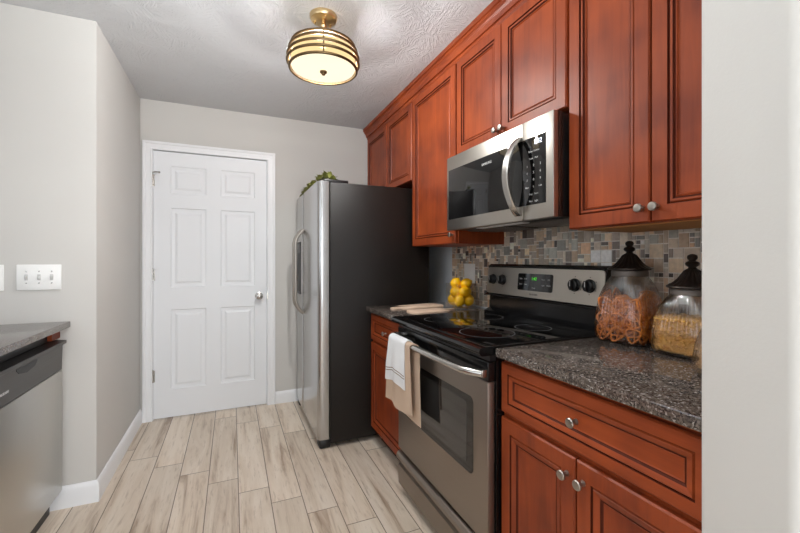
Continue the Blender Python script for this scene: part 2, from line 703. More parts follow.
# door wall with its opening
D1, D2, DT = -0.5464, 0.2684, 2.046
m = MB()
m.box(XN - 0.05, D1 - 0.004, YB, YB + 0.12, 0, H)
m.box(D2 + 0.004, XR + 0.12, YB, YB + 0.12, 0, H)
m.box(D1 - 0.004, D2 + 0.004, YB, YB + 0.12, DT + 0.004, H)
struct(m.build('wall_back', WALL, smooth=0))
struct(MB().box(XR, XR + 0.12, FW1, YB, 0, H).build('wall_right', WALLP))
struct(MB().prism([(FWX, FW0 + 0.012), (FWX + 0.004, FW0 + 0.004), (FWX + 0.012, FW0), (XE, FW0), (XE, FW1),
                   (FWX + 0.012, FW1), (FWX + 0.004, FW1 - 0.004), (FWX, FW1 - 0.012)], 'z', 0, H).build('wall_front', WALL, smooth=40))
# left wall with one added window opening, rear wall with two, far right wall
m = MB()
wy0, wy1, wz0, wz1 = 0.1, 1.4, 1.05, 2.05
m.box(XL - 0.12, XL, YR, wy0, 0, H)
m.box(XL - 0.12, XL, wy1, YB + 0.12, 0, H)
m.box(XL - 0.12, XL, wy0, wy1, 0, wz0)
m.box(XL - 0.12, XL, wy0, wy1, wz1, H)
struct(m.build('wall_left', WALL, smooth=0))
m = MB()
RW = [(-1.1, 0.8), (1.4, 3.3)]
rz0, rz1 = 0.25, 2.25
m.box(XL, RW[0][0], YR - 0.12, YR, 0, H)
m.box(RW[0][1], RW[1][0], YR - 0.12, YR, 0, H)
m.box(RW[1][1], XE, YR - 0.12, YR, 0, H)
for a, b in RW:
    m.box(a, b, YR - 0.12, YR, 0, rz0)
    m.box(a, b, YR - 0.12, YR, rz1, H)
struct(m.build('wall_rear', WALL, smooth=0))
struct(MB().box(XE, XE + 0.12, YR, FW1, 0, H).build('wall_dining', WALL))


def window(name, f, W, Z0, Z1, nu, nv):
    """f(u, d, z): u along the wall, d depth."""
    root = None
    def bx(mb, u0, u1, d0, d1, z0, z1):
        p, q = f(u0, d0, z0), f(u1, d1, z1)
        mb.box(min(p[0], q[0]), max(p[0], q[0]), min(p[1], q[1]), max(p[1], q[1]), z0, z1)
    mb = MB()
    bx(mb, 0, W, 0.03, 0.08, Z0, Z0 + 0.05)
    bx(mb, 0, W, 0.03, 0.08, Z1 - 0.05, Z1)
    bx(mb, 0, 0.05, 0.03, 0.08, Z0, Z1)
    bx(mb, W - 0.05, W, 0.03, 0.08, Z0, Z1)
    root = struct(mb.build(name, WHITE))
    mb = MB()
    for i in range(1, nu):
        bx(mb, W * i / nu - 0.012, W * i / nu + 0.012, 0.04, 0.065, Z0 + 0.05, Z1 - 0.05)
    for i in range(1, nv):
        z = Z0 + (Z1 - Z0) * i / nv
        bx(mb, 0.05, W - 0.05, 0.042, 0.063, z - 0.012, z + 0.012)
    mb.build('muntins', WHITE, root)
    mb = MB()
    bx(mb, 0.05, W - 0.05, 0.048, 0.052, Z0 + 0.05, Z1 - 0.05)
    mb.build('pane', PANE, root)
    mb = MB()
    bx(mb, -0.06, 0.0, -0.015, 0.0, Z0 - 0.06, Z1 + 0.06)
    bx(mb, W, W + 0.06, -0.015, 0.0, Z0 - 0.06, Z1 + 0.06)
    bx(mb, 0, W, -0.015, 0.0, Z1, Z1 + 0.06)
    bx(mb, 0, W, -0.03, 0.0, Z0 - 0.06, Z0)
    mb.build('casing', WHITE, root)


window('added_window_1', lambda u, d, z: (RW[0][0] + u, YR - d, z), 1.9, rz0, rz1, 3, 3)  # three unseen windows, added to let fill light into the room
window('added_window_2', lambda u, d, z: (RW[1][0] + u, YR - d, z), 1.9, rz0, rz1, 3, 3)
window('added_window_3', lambda u, d, z: (XL - d, wy0 + u, z), 1.3, wz0, wz1, 2, 2)

# baseboards
BBP = [(0, 0), (0.014, 0), (0.014, 0.082), (0.010, 0.096), (0.004, 0.106), (0, 0.106)]
b = bmesh.new()
rows = []
for px, py, nx, ny in ((-0.86, YN, 0, -1), (XN, YN, 1, -1), (XN, YB - 0.0145, 1, 0)):      # mitred round the outer corner
    rows.append([b.verts.new((px + nx * d, py + ny * d, z)) for d, z in BBP])
n = len(BBP)
for A, B in zip(rows, rows[1:]):
    for i in range(n):
        b.faces.new((A[i], A[(i + 1) % n], B[(i + 1) % n], B[i]))
b.faces.new(rows[0])
b.faces.new(rows[-1])
bmesh.ops.recalc_face_normals(b, faces=b.faces)
m = MB()
m._merge(b)
struct(m.build('baseboard_left', WHITE, smooth=20))
struct(MB().prism([(YB - p[0], p[1] * 0.95) for p in BBP], 'x', 0.337, XR).build('baseboard_back', WHITE))

# door casing: one moulded profile mitred round the opening
CAS = [(0.0, 0.0), (0.0, 0.0135), (0.004, 0.016), (0.010, 0.016), (0.013, 0.0125), (0.042, 0.0135), (0.046, 0.0185), (0.060, 0.0185), (0.0625, 0.016), (0.0625, 0.0)]
ci0, ci1, ciz = -0.5505, 0.2725, 2.0475
b = bmesh.new()
rows = []
for px, pz, nx, nz in ((ci0, 0.0, -1, 0), (ci0, ciz, -1, 1), (ci1, ciz, 1, 1), (ci1, 0.0, 1, 0)):
    rows.append([b.verts.new((px + nx * d, YB - 0.0002 - t, pz + nz * d)) for d, t in CAS])
n = len(CAS)
for A, B in zip(rows, rows[1:]):
    for i in range(n):
        b.faces.new((A[i], A[(i + 1) % n], B[(i + 1) % n], B[i]))
b.faces.new(rows[0])
b.faces.new(rows[-1])
bmesh.ops.recalc_face_normals(b, faces=b.faces)
m = MB()
m._merge(b)
# jambs inside the opening
m.box(D1 - 0.0035, D1 + 0.0, YB, YB + 0.11, 0, DT + 0.003)
m.box(D2, D2 + 0.0035, YB, YB + 0.11, 0, DT + 0.003)
struct(m.build('trim_1', WHITE))

# door
xs = [D1 + 0.002, -0.432, -0.186, -0.083, 0.174, D2 - 0.003]
zs = [0.010, 0.221, 0.834, 1.003, 1.614, 1.725, 1.936, 2.042]
b = bmesh.new()
YD = YB + 0.004
V = [[b.verts.new((x, YD, z)) for z in zs] for x in xs]
PR = [(0.006, 0.007), (0.016, 0.009), (0.030, 0.009), (0.046, 0.002)]
for i in range(5):
    for j in range(7):
        c = [V[i][j], V[i + 1][j], V[i + 1][j + 1], V[i][j + 1]]
        if i in (1, 3) and j in (1, 3, 5):
            prev = c
            for ins, d in PR:
                r = [b.verts.new((x, YD + d, z)) for x, z in ((xs[i] + ins, zs[j] + ins), (xs[i + 1] - ins, zs[j] + ins),
                                                              (xs[i + 1] - ins, zs[j + 1] - ins), (xs[i] + ins, zs[j + 1] - ins))]
                for k in range(4):
                    b.faces.new((prev[k], prev[(k + 1) % 4], r[(k + 1) % 4], r[k]))
                prev = r
            b.faces.new(prev)
        else:
            b.faces.new(c)
m = MB()
m._merge(b)
m.box(xs[0], xs[-1], YD + 0.0115, YD + 0.035, zs[0], zs[-1])
e0 = 0.0115
m.box(xs[0], xs[0] + 0.01, YD + 0.0002, YD + e0, zs[0], zs[-1])
m.box(xs[-1] - 0.01, xs[-1], YD + 0.0002, YD + e0, zs[0], zs[-1])
m.box(xs[0], xs[-1], YD + 0.0002, YD + e0, zs[0], zs[0] + 0.01)
m.box(xs[0], xs[-1], YD + 0.0002, YD + e0, zs[-1] - 0.01, zs[-1])
door = struct(m.build('door_1', DOORW, smooth=20))
for z in (1.817, 1.101, 0.333):
    mb = MB().lathe([(0.006, -0.045), (0.006, 0.045)], (D1 - 0.001, YB - 0.004, z), 'z', 12)
    mb.box(D1 - 0.006, D1 + 0.012, YB - 0.0005, YB + 0.0038, z - 0.044, z + 0.044)
    mb.ball((D1 - 0.001, YB - 0.004, z + 0.047), 0.006, u=10, v=6)
    mb.build('hinge', CHROME, door)
MB().tube([(D1 - 0.001, YB - 0.006, 1.875), (D1 + 0.02, YB - 0.03, 1.877), (D1 + 0.045, YB - 0.045, 1.872)], 0.005, 8).ball(
    (D1 + 0.047, YB - 0.045, 1.872), 0.008, u=10, v=8).build('door_stop', CHROME, door)
kb = MB().lathe([(0.0, 0.0), (0.031, 0.0), (0.031, -0.006), (0.022, -0.010), (0.011, -0.013), (0.011, -0.030), (0.020, -0.036),
                 (0.027, -0.046), (0.028, -0.056), (0.022, -0.066), (0.010, -0.070), (0.0, -0.071)], (0.207, YD, 0.915), 'y', 28, cap=False)
kb.build('door_knob', CHROME, door)
MB().box(D2 - 0.002, D2 + 0.010, YB - 0.017, YB - 0.0142, 0.885, 0.945).build('strike_plate', CHROME, struct(MB().box(D2, D2 + 0.003, YB - 0.002, YB - 0.0005, 0.88, 0.95).build('trim_2', CHROME)))

# ---------------------------------------------------------------- cherry cabinets
UF, UD = 1.167, 1.147     # upper face frame / door front
BF, BD = 0.868, 0.850     # base face frame / door front

DOORP = [(0.0, 0.005), (0.004, 0.0), (0.047, 0.0), (0.0485, 0.007), (0.0505, 0.007), (0.054, 0.0025), (0.060, 0.003), (0.0635, 0.0085), (0.0655, 0.0085), (0.070, 0.006), (0.073, 0.011)]
DRAWP = [(0.0, 0.005), (0.004, 0.0), (0.034, 0.0), (0.0352, 0.005), (0.037, 0.005), (0.040, 0.001), (0.053, 0.006), (0.0565, 0.010), (0.0590, 0.010), (0.062, 0.0115)]
BASEP = [(0.0, 0.005), (0.004, 0.0), (0.046, 0.0), (0.0472, 0.006), (0.049, 0.006), (0.053, 0.001), (0.069, 0.007), (0.073, 0.011), (0.076, 0.011), (0.079, 0.0125)]


def cab_front(name, y0, y1, z0, z1, x, root, prof, mat, thick=0.02):
    mp = lambda u, v, d: (x + d, y1 - u, z0 + v)
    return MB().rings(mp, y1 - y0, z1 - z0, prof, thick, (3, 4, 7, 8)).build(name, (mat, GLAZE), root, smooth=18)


def cab_knob(y, z, x, parent):
    mb = MB().lathe([(0.0, 0.0), (0.008, 0.0), (0.0075, -0.004), (0.0055, -0.008), (0.006, -0.014), (0.0108, -0.018),
                     (0.0134, -0.021), (0.0134, -0.025), (0.0115, -0.0275), (0.006, -0.0285), (0.0, -0.0285)], (x, y, z), 'x', 24, cap=False)
    return mb.build('knob', KNOB, parent)


def upper(name, label, y0, y1, z0, z1, doors, knobs):
    root = thing(name, label, 'cabinet', (UF, (y0 + y1) / 2, z0))
    MB().box(UF, XR - 0.001, y0 + 0.0005, y1 - 0.0005, z0, z1).build('body', CHV, root, smooth=0)
    for (a, b), k in zip(doors, knobs):
        d = cab_front('door', a, b, z0 + 0.001, 2.318, UD, root, DOORP, CHV)
        if k:
            cab_knob(k[0], k[1], UD, d)
    return root


UT = 2.39
upper('wall_cabinet', 'short two-door cherry wall cabinet high above the refrigerator', 2.439, YB - 0.002, 1.770, UT,
      [(2.447, 2.905), (2.925, 3.400)], [None, None])
upper('wall_cabinet', 'tall one-door cherry wall cabinet between refrigerator and microwave', 1.862, 2.437, 1.308, UT,
      [(1.871, 2.429)], [(1.893, 1.358)])
upper('wall_cabinet', 'short two-door cherry wall cabinet directly above the microwave', 1.078, 1.860, 1.790, UT,
      [(1.084, 1.463), (1.467, 1.854)], [(1.447, 1.824), (1.492, 1.824)])
ru = upper('wall_cabinet', 'tall two-door cherry wall cabinet right of microwave, above the jars', 0.4375, 1.076, 1.330, UT,
           [(0.450, 0.7625), (0.7675, 1.071)], [(0.743, 1.374), (0.788, 1.374)])
MB().box(UF + 0.018, XR - 0.012, 0.446, 1.062, 1.3265, 1.3298).build('bottom_panel', RAWP, ru)

CRP = [(1.19, 2.322), (1.160, 2.322), (1.152, 2.332), (1.152, 2.344), (1.142, 2.345), (1.141, 2.354), (1.138, 2.366), (1.131, 2.378),
       (1.122, 2.386), (1.122, 2.394), (1.113, 2.396), (1.113, H - 0.0008), (1.19, H - 0.0008)]
struct(MB().prism([(p[0], p[1]) for p in CRP], 'y', 0.4375, YB - 0.001).build('trim_3', CHH, smooth=15))


def base_cab(name, label, y0, y1, drawers, doors, z_top, side_frames):
    root = thing(name, label, 'cabinet', (BF, (y0 + y1) / 2, 0))
    MB().box(BF, XR - 0.002, y0 + 0.0005, y1 - 0.0005, 0.095, z_top).build('body', CHV, root, smooth=0)
    MB().box(BF + 0.06, XR - 0.002, y0 + 0.002, y1 - 0.002, 0.0, 0.095).build('toe_kick', DARK, root, smooth=0)
    for (a, b, z0, z1, ky, kz) in drawers:
        d = cab_front('drawer', a, b, z0, z1, BD, root, DRAWP, CHH)
        cab_knob(ky, kz, BD, d)
    for (a, b, z0, z1, ky, kz) in doors:
        d = cab_front('door', a, b, z0, z1, BD, root, BASEP, CHV)
        if ky:
            cab_knob(ky, kz, BD, d)
    return root


base_cab('base_cabinet', 'cherry base cabinet with wide drawer and two doors, right of the oven', 0.4375, 1.090,
         [(0.442, 1.086, 0.697, 0.866, 0.768, 0.782)],
         [(0.442, 0.7685, 0.11, 0.680, 0.745, 0.628), (0.7735, 1.086, 0.11, 0.680, 0.7985, 0.628)], 0.8835, None)
base_cab('base_cabinet', 'narrow cherry base cabinet between refrigerator and oven range', 1.887, 2.455,
         [(1.895, 2.446, 0.690, 0.858, 2.17, 0.772)], [(1.895, 2.446, 0.11, 0.672, None, None)], 0.8765, None)

# countertops
tag(MB().box(0.829, XR - 0.0005, 0.4375, 1.0895, 0.884, 0.914, 0.004).build('countertop', GRAN), 'dark speckled granite countertop under the glass jars', 'countertop')
tag(MB().box(0.819, XR - 0.0005, 1.8875, 2.456, 0.877, 0.907, 0.004).build('countertop', GRAN), 'short granite countertop under the lemons, beside the refrigerator', 'countertop')

# mosaic backsplash
def mosaic():
    Y0, Y1, Z0, Z1, S = 0.438, 2.456, 0.915, 1.405, 0.0178
    ny, nz = int((Y1 - Y0) / S), int((Z1 - Z0) / S)
    Sy, Sz = (Y1 - Y0) / ny, (Z1 - Z0) / nz
    used = [[False] * nz for _ in range(ny)]
    pal = [(150, 140, 128), (166, 154, 138), (140, 131, 121), (124, 115, 107), (172, 162, 148), (134, 123, 110), (158, 143, 124),
           (116, 115, 110), (148, 143, 135), (166, 149, 128), (106, 98, 92), (130, 129, 122), (80, 73, 70), (146, 128, 110), (174, 166, 154), (160, 134, 110)]
    rnd = random.Random(11)
    bm = bmesh.new()
    lay = bm.loops.layers.float_color.new('tile')
    def paint(f, c):
        for l in f.loops:
            l[lay] = c + (1,)
    def face(vs, c):
        paint(bm.faces.new([bm.verts.new(v) for v in vs]), c)
    grout = s2l((236, 229, 220))
    xg, xt, xb = 1.4845, 1.4815, XR - 0.0004
    bx = [((xg, Y1, Z0), (xg, Y0, Z0), (xg, Y0, Z1), (xg, Y1, Z1)), ((xb, Y1, Z0), (xg, Y1, Z0), (xg, Y1, Z1), (xb, Y1, Z1)),
          ((xb, Y0, Z0), (xb, Y0, Z1), (xg, Y0, Z1), (xg, Y0, Z0)), ((xb, Y1, Z1), (xg, Y1, Z1), (xg, Y0, Z1), (xb, Y0, Z1)),
          ((xb, Y1, Z0), (xb, Y0, Z0), (xg, Y0, Z0), (xg, Y1, Z0)), ((xb, Y1, Z0), (xb, Y1, Z1), (xb, Y0, Z1), (xb, Y0, Z0))]
    for q in bx:
        face(q, grout)
    shapes = [(2, 2)] * 6 + [(1, 2)] * 5 + [(2, 1)] * 2 + [(1, 1)] * 5 + [(2, 3)] * 4 + [(3, 3)] * 4 + [(1, 3)] * 2 + [(3, 2)] * 1
    g = 0.0019
    def tile(i, j, a, b, c):
        for p in range(a):
            for q in range(b):
                used[i + p][j + q] = True
        y0, y1 = Y0 + i * Sy + g, Y0 + (i + a) * Sy - g
        z0, z1 = Z0 + j * Sz + g, Z0 + (j + b) * Sz - g
        face(((xt, y1, z0), (xt, y0, z0), (xt, y0, z1), (xt, y1, z1)), c)
        face(((xg, y1, z0), (xt, y1, z0), (xt, y1, z1), (xg, y1, z1)), c)
        face(((xg, y0, z0), (xg, y0, z1), (xt, y0, z1), (xt, y0, z0)), c)
        face(((xg, y1, z1), (xt, y1, z1), (xt, y0, z1), (xg, y0, z1)), c)
        face(((xg, y1, z0), (xg, y0, z0), (xt, y0, z0), (xt, y1, z0)), c)
    white = s2l((250, 250, 248))
    iy = lambda y: int((y - Y0) / Sy)
    iz = lambda z: int((z - Z0) / Sz)
    i0, j0 = iy(1.160), iz(1.215)
    tile(i0, j0, 3, 3, white)
    tile(i0 + 3, j0, 3, 3, white)
    tile(i0, j0 - 2, 3, 2, white)
    tile(iy(1.02), iz(1.29), 1, 1, white)
    for j in range(nz):
        for i in range(ny):
            if used[i][j]:
                continue
            opts = [s for s in shapes if i + s[0] <= ny and j + s[1] <= nz and
                    not any(used[i + p][j + q] for p in range(s[0]) for q in range(s[1]))]
            a, b = rnd.choice(opts)
            c = rnd.choice(pal)
            k = rnd.uniform(1.22, 1.58)
            tile(i, j, a, b, s2l(tuple(min(255, x * k) for x in c)))
    me = bpy.data.meshes.new('backsplash')
    bm.to_mesh(me)
    bm.free()
    me.materials.append(TILE)
    o = bpy.data.objects.new('backsplash', me)
    COL.objects.link(o)
    tag(o, 'stone and glass mosaic tile backsplash behind range and jars', 'backsplash')


mosaic()

# ---------------------------------------------------------------- refrigerator
FY0, FY1, FX, FT = 2.468, 3.372, 0.502, 1.722
fr = thing('refrigerator', 'side-by-side refrigerator with steel doors and pebbled black side', 'refrigerator', (0.95, 2.92, 0))
MB().box(0.581, 1.30, FY0, FY1, 0.03, FT - 0.004, 0.006).build('cabinet', BLACKT, fr)
MB().box(0.573, 0.5805, FY0 + 0.012, FY1 - 0.012, 0.07, FT - 0.012).build('gasket', DARK, fr)


def fdoor(y0, y1):
    r = 0.030
    def corner(cx, cy, a0, a1):
        return [(cx + r * math.cos(math.radians(a0 + (a1 - a0) * k / 6)), cy + r * math.sin(math.radians(a0 + (a1 - a0) * k / 6))) for k in range(7)]
    poly = [(0.5725, y0)] + corner(FX + r, y0 + r, 270, 180) + corner(FX + r, y1 - r, 180, 90) + [(0.5725, y1)]
    return MB().prism(poly, 'z', 0.062, FT, 0.0).build('door', STEELV, fr, smooth=30)


d_near, d_far = fdoor(FY0, 3.040), fdoor(3.047, FY1)


def fhandle(y, par):
    z0, z1 = 0.808, 1.445
    pts = []
    for k in range(21):
        t = k / 20
        s = math.sin(PI * t)
        x = FX - 0.002 - 0.058 * min(1.0, s * 2.6) ** 0.8
        pts.append((x, y, z0 + (z1 - z0) * t))
    return MB().tube(pts, 0.0115, 12).build('handle', KNOB, par)


fhandle(2.995, d_near)
fhandle(3.092, d_far)
ds = MB().box(FX - 0.0025, FX + 0.01, 3.135, 3.315, 0.94, 1.36, 0.002).build('ice_dispenser', BLACKP, d_far)
MB().box(FX - 0.006, FX - 0.0026, 3.15, 3.30, 1.27, 1.345, 0.001).build('control_panel', GREYP, ds)
MB().box(FX - 0.012, FX - 0.0026, 3.15, 3.30, 0.945, 0.96, 0.001).build('drip_tray', GREYP, ds)
for y in (FY0 + 0.05, FY1 - 0.05):
    MB().box(0.512, 0.590, y - 0.042, y + 0.042, 0.0, 0.058, 0.014).build('foot', BLACKP, fr)
MB().box(0.590, 0.605, FY0 + 0.095, FY1 - 0.095, 0.008, 0.06).build('toe_grille', BLACKP, fr)
for y in (1.28,):
    for yy in (FY0 + 0.06, FY1 - 0.06):
        MB().lathe([(0.018, -0.02), (0.018, 0.02)], (1.24, yy, 0.018), 'y', 14).build('wheel', BLACKP, fr)
for y in (FY0 + 0.035, FY1 - 0.035):
    MB().box(0.545, 0.705, y - 0.026, y + 0.026, FT - 0.004, FT + 0.016, 0.005).build('hinge_cover', BLACKP, fr)

# trailing artificial greenery on top
pl = thing('artificial_plant', 'small trailing artificial green plant lying on top of refrigerator', 'plant', (0.60, 2.8, FT))
stem_pts = [(0.64, 2.56, FT + 0.006), (0.60, 2.60, FT + 0.050), (0.575, 2.68, FT + 0.058), (0.56, 2.80, FT + 0.046), (0.55, 2.93, FT + 0.040), (0.54, 3.06, FT + 0.032), (0.53, 3.17, FT + 0.014)]
MB().tube(stem_pts, 0.004, 6).build('stem', LEAFD, pl)
rl = random.Random(4)


def leaf_mesh(bm, p, d, n, L, W):
    d = Vector(d).normalized()
    s = d.cross(Vector(n)).normalized()
    up = s.cross(d)
    row = []
    for t, wv, hgt in ((0, 0.06, 0), (0.25, 0.8, 0.1), (0.5, 1.0, 0.14), (0.78, 0.6, 0.08), (1.0, 0.03, -0.02)):
        c = Vector(p) + d * L * t + up * L * hgt
        row.append((bm.verts.new(c - s * W * wv + up * W * 0.25 * wv), bm.verts.new(c), bm.verts.new(c + s * W * wv + up * W * 0.25 * wv)))
    for a, b in zip(row, row[1:]):
        bm.faces.new((a[0], a[1], b[1], b[0]))
        bm.faces.new((a[1], a[2], b[2], b[1]))


m = MB()
for k in range(95):
    t = rl.random() ** 1.15 * (len(stem_pts) - 1.001)
    i = int(t)
    p = Vector(stem_pts[i]).lerp(Vector(stem_pts[i + 1]), t - i)
    d = Vector((rl.uniform(-1, 0.6), rl.uniform(-0.8, 1), rl.uniform(0.0, 1.0)))
    p = p + Vector((rl.uniform(-0.008, 0.008), rl.uniform(-0.01, 0.01), 0.002))
    leaf_mesh(m.bm, p, d, (rl.uniform(-0.4, 0.4), rl.uniform(-0.4, 0.4), 1), rl.uniform(0.03, 0.055), rl.uniform(0.011, 0.018))
for dy in (-0.03, 0.0, 0.02):
    leaf_mesh(m.bm, (0.545, 3.14 + dy, FT + 0.012), (-0.6, 0.4 + dy * 8, -0.12), (0, 0, 1), 0.06, 0.012)
m.build('leaves', LEAF, pl, smooth=60)

# ---------------------------------------------------------------- microwave
MX, MY0, MY1, MZ0, MZ1 = 1.085, 1.082, 1.853, 1.374, 1.772
mw = thing('microwave', 'stainless over-the-range microwave with curved handle and black keypad', 'microwave', (1.3, 1.49, MZ0))
MB().box(MX + 0.030, XR - 0.009, MY0 + 0.004, MY1 - 0.002, MZ0 + 0.006, MZ1 - 0.002, 0.003).build('body', BLACKP, mw)
MB().box(MX + 0.026, MX + 0.046, MY0 + 0.001, MY1, MZ0 + 0.004, MZ1, 0.002).build('collar', BROWNS, mw)
dsm = 1.246
md = MB().box(MX, MX + 0.0255, dsm + 0.0008, MY1, MZ0 + 0.002, MZ1, 0.004).build('door', STEEL, mw)
MB().box(MX, MX + 0.0255, MY0, dsm - 0.0008, MZ0 + 0.002, MZ1, 0.004).build('front_panel', STEEL, mw)
MB().box(MX - 0.0016, MX + 0.002, dsm + 0.001, 1.831, 1.434, 1.700, 0.001).build('window', BLACKG, md)
cp = MB().box(MX - 0.0016, MX + 0.002, 1.119, dsm - 0.001, 1.434, 1.700, 0.001).build('control_panel', BLACKG, mw)
tm = lambda y, z, x=MX - 0.0017: (lambda a, b, c: (x - c, y - a, z + b))
text_mesh('clock_digits', '1:42', 0.026, tm(1.160, 1.676), WDIG, cp)
rows = ['Power  Defrost', 'Timer    Melt', '1     2     3', '4     5     6', '7     8     9', 'More 0 Less', 'Stop   Start', 'Vent   Light']
for k, r_ in enumerate(rows):
    ws = r_.split()
    for q, wd in enumerate(ws):
        yy = 1.183 + (0.036 if len(ws) == 3 else 0.030) * ((len(ws) - 1) / 2 - q)
        text_mesh('keypad_print', wd, 0.013 if k in (2, 3, 4) else 0.0098, tm(yy, 1.644 - k * 0.0280), PRINT, cp)
text_mesh('logo_lettering', 'SAMSUNG', 0.0165, tm(1.488, 1.664), PRINT, md)
# handle: flat bowed ribbon
b = bmesh.new()
rg = []
for k in range(25):
    t = k / 24
    z = 1.396 + (1.717 - 1.396) * t
    bow = math.sin(PI * t) ** 0.75
    x = MX - 0.006 - 0.072 * bow
    y = 1.269 - 0.006 * bow
    hw = 0.0175
    rg.append([b.verts.new((x - 0.004, y - hw * 0.75, z)), b.verts.new((x, y - hw, z)), b.verts.new((x + 0.009, y - hw, z)),
               b.verts.new((x + 0.009, y + hw, z)), b.verts.new((x, y + hw, z)), b.verts.new((x - 0.004, y + hw * 0.75, z))])
for A, B in zip(rg, rg[1:]):
    for i in range(6):
        b.faces.new((A[i], A[(i + 1) % 6], B[(i + 1) % 6], B[i]))
b.faces.new(rg[0])
b.faces.new(rg[-1])
bmesh.ops.recalc_face_normals(b, faces=b.faces)
m = MB()
m._merge(b)
m.build('handle', CHROME, md, smooth=35)
# underside: grease filters and lamp lens
for y0, y1 in ((1.11, 1.43), (1.50, 1.82)):
    mb = MB().box(1.20, 1.40, y0, y1, MZ0 + 0.0005, MZ0 + 0.0055)
    for k in range(9):
        mb.box(1.21 + k * 0.02, 1.22 + k * 0.02, y0 + 0.01, y1 - 0.01, MZ0 - 0.0012, MZ0 + 0.0004)
    mb.build('grease_filter', STEELD, mw)
MB().box(1.145, 1.185, 1.32, 1.66, MZ0 + 0.002, MZ0 + 0.0055).build('lamp_lens', WHITEP, mw)

# ---------------------------------------------------------------- range
RY0, RY1, RX = 1.0935, 1.882, 0.805
rg_ = thing('range', 'freestanding electric range with black glass cooktop and steel oven door', 'oven range', (1.1, 1.49, 0))
MB().box(RX + 0.032, XR - 0.012, RY0, RY1, 0.03, 0.892).build('body', BLACKE, rg_)
# cooktop frame + glass
ct = MB()
ct.prism([(0.778, 0.889), (0.770, 0.895), (0.766, 0.906), (0.770, 0.915), (0.780, 0.9195), (0.80, 0.9195), (1.395, 0.9195), (1.395, 0.889)], 'y', RY0 + 0.0005, RY1 - 0.0005, 0.0)
ctn = ct.build('cooktop', BLACKE, rg_, smooth=40)
MB().box(0.806, 1.352, RY0 + 0.018, RY1 - 0.018, 0.9196, 0.9212, 0.0006).build('glass_top', BLACKG, ctn)


def annulus(cx, cy, r, par):
    mb = MB()
    n = 64
    for i in range(n):
        a, c = 2 * PI * i / n, 2 * PI * (i + 1) / n
        q = []
        for rr, t in ((r, a), (r, c), (r - 0.0035, c), (r - 0.0035, a)):
            q.append((cx + rr * math.cos(t), cy + rr * math.sin(t), 0.9215))
        mb.quad(q)
    return mb.build('burner_ring', GREYP, par, smooth=0)


for cx, cy, r in ((0.955, 1.31, 0.112), (0.955, 1.68, 0.088), (1.205, 1.32, 0.078), (1.205, 1.68, 0.100)):
    annulus(cx, cy, r, ctn)
# backguard
MB().prism([(1.352, 0.9196), (1.352, 0.926), (1.392, 0.942), (1.392, 1.012), (1.37, 1.02), (1.385, 1.183), (1.40, 1.192), (XR - 0.0125, 1.192), (XR - 0.0125, 0.9196)],
           'y', RY0 + 0.002, RY1 - 0.002, 0.0).build('backguard', BLACKE, rg_, smooth=25)
MB().prism([(1.356, 1.016), (1.368, 1.012), (1.380, 1.026), (1.372, 1.026)], 'y', RY0 + 0.002, RY1 - 0.002).build('lower_lip', BLACKE, rg_)
# steel control face, tilted and with rounded corners
def tilt(y, z, d=0.0):
    t = (z - 1.018) / (1.190 - 1.018)
    return (1.366 + 0.0165 * t - d, y, z)


def rounded(y0, y1, z0, z1, r, n=5):
    pts = []
    for cy, cz, a in ((y1 - r, z0 + r, 270), (y0 + r, z0 + r, 180), (y0 + r, z1 - r, 90), (y1 - r, z1 - r, 0)):
        seq = []
        for k in range(n + 1):
            t = math.radians(a + 90 * k / n) if True else 0
            seq.append((cy + r * math.cos(t), cz + r * math.sin(t)))
        pts.append(seq)
    # order counter-clockwise: bottom-right(y1), top-right, top-left, bottom-left
    order = [pts[0], pts[3], pts[2], pts[1]]
    return [p for s in order for p in s]


def tilted_plate(y0, y1, z0, z1, r, d0, d1):
    b = bmesh.new()
    P = rounded(y0, y1, z0, z1, r)
    A = [b.verts.new(tilt(y, z, d0)) for y, z in P]
    B = [b.verts.new(tilt(y, z, d1)) for y, z in P]
    b.faces.new(A)
    b.faces.new(B)
    n = len(P)
    for i in range(n):
        b.faces.new((A[i], A[(i + 1) % n], B[(i + 1) % n], B[i]))
    bmesh.ops.recalc_face_normals(b, faces=b.faces)
    m = MB()
    m._merge(b)
    return m


cf = tilted_plate(1.100, 1.876, 1.028, 1.174, 0.016, -0.004, 0.002).build('control_face', STEEL, rg_)
MB().tube([tilt(1.106 + 0.77 * k / 1, 1.180, 0.001) for k in (0, 1)], 0.004, 8).build('top_trim', BLACKP, rg_)
dp = tilted_plate(1.372, 1.612, 1.062, 1.147, 0.010, -0.001, 0.0035).build('display', BLACKG, rg_)
tl = lambda y, z, d: (lambda a, c, e: tilt(y - a, z + c, d + e))
text_mesh('clock_digits', '1:42', 0.021, tl(1.495, 1.122, 0.0037), GREEN, dp)
for yy, zz, wd in ((1.588, 1.120, 'Bake'), (1.556, 1.120, 'Broil'), (1.588, 1.093, 'Clean'), (1.554, 1.093, 'Time'), (1.433, 1.120, 'Start'), (1.398, 1.120, 'Off'),
                   (1.433, 1.093, 'Light'), (1.398, 1.093, 'Warm'), (1.495, 1.077, 'Oven')):
    text_mesh('button_print', wd, 0.0105, tl(yy, zz, 0.0037), PRINT, dp)
text_mesh('logo_lettering', 'FRIGIDAIRE', 0.0115, tl(1.495, 1.044, 0.0022), PRINTD, cf)
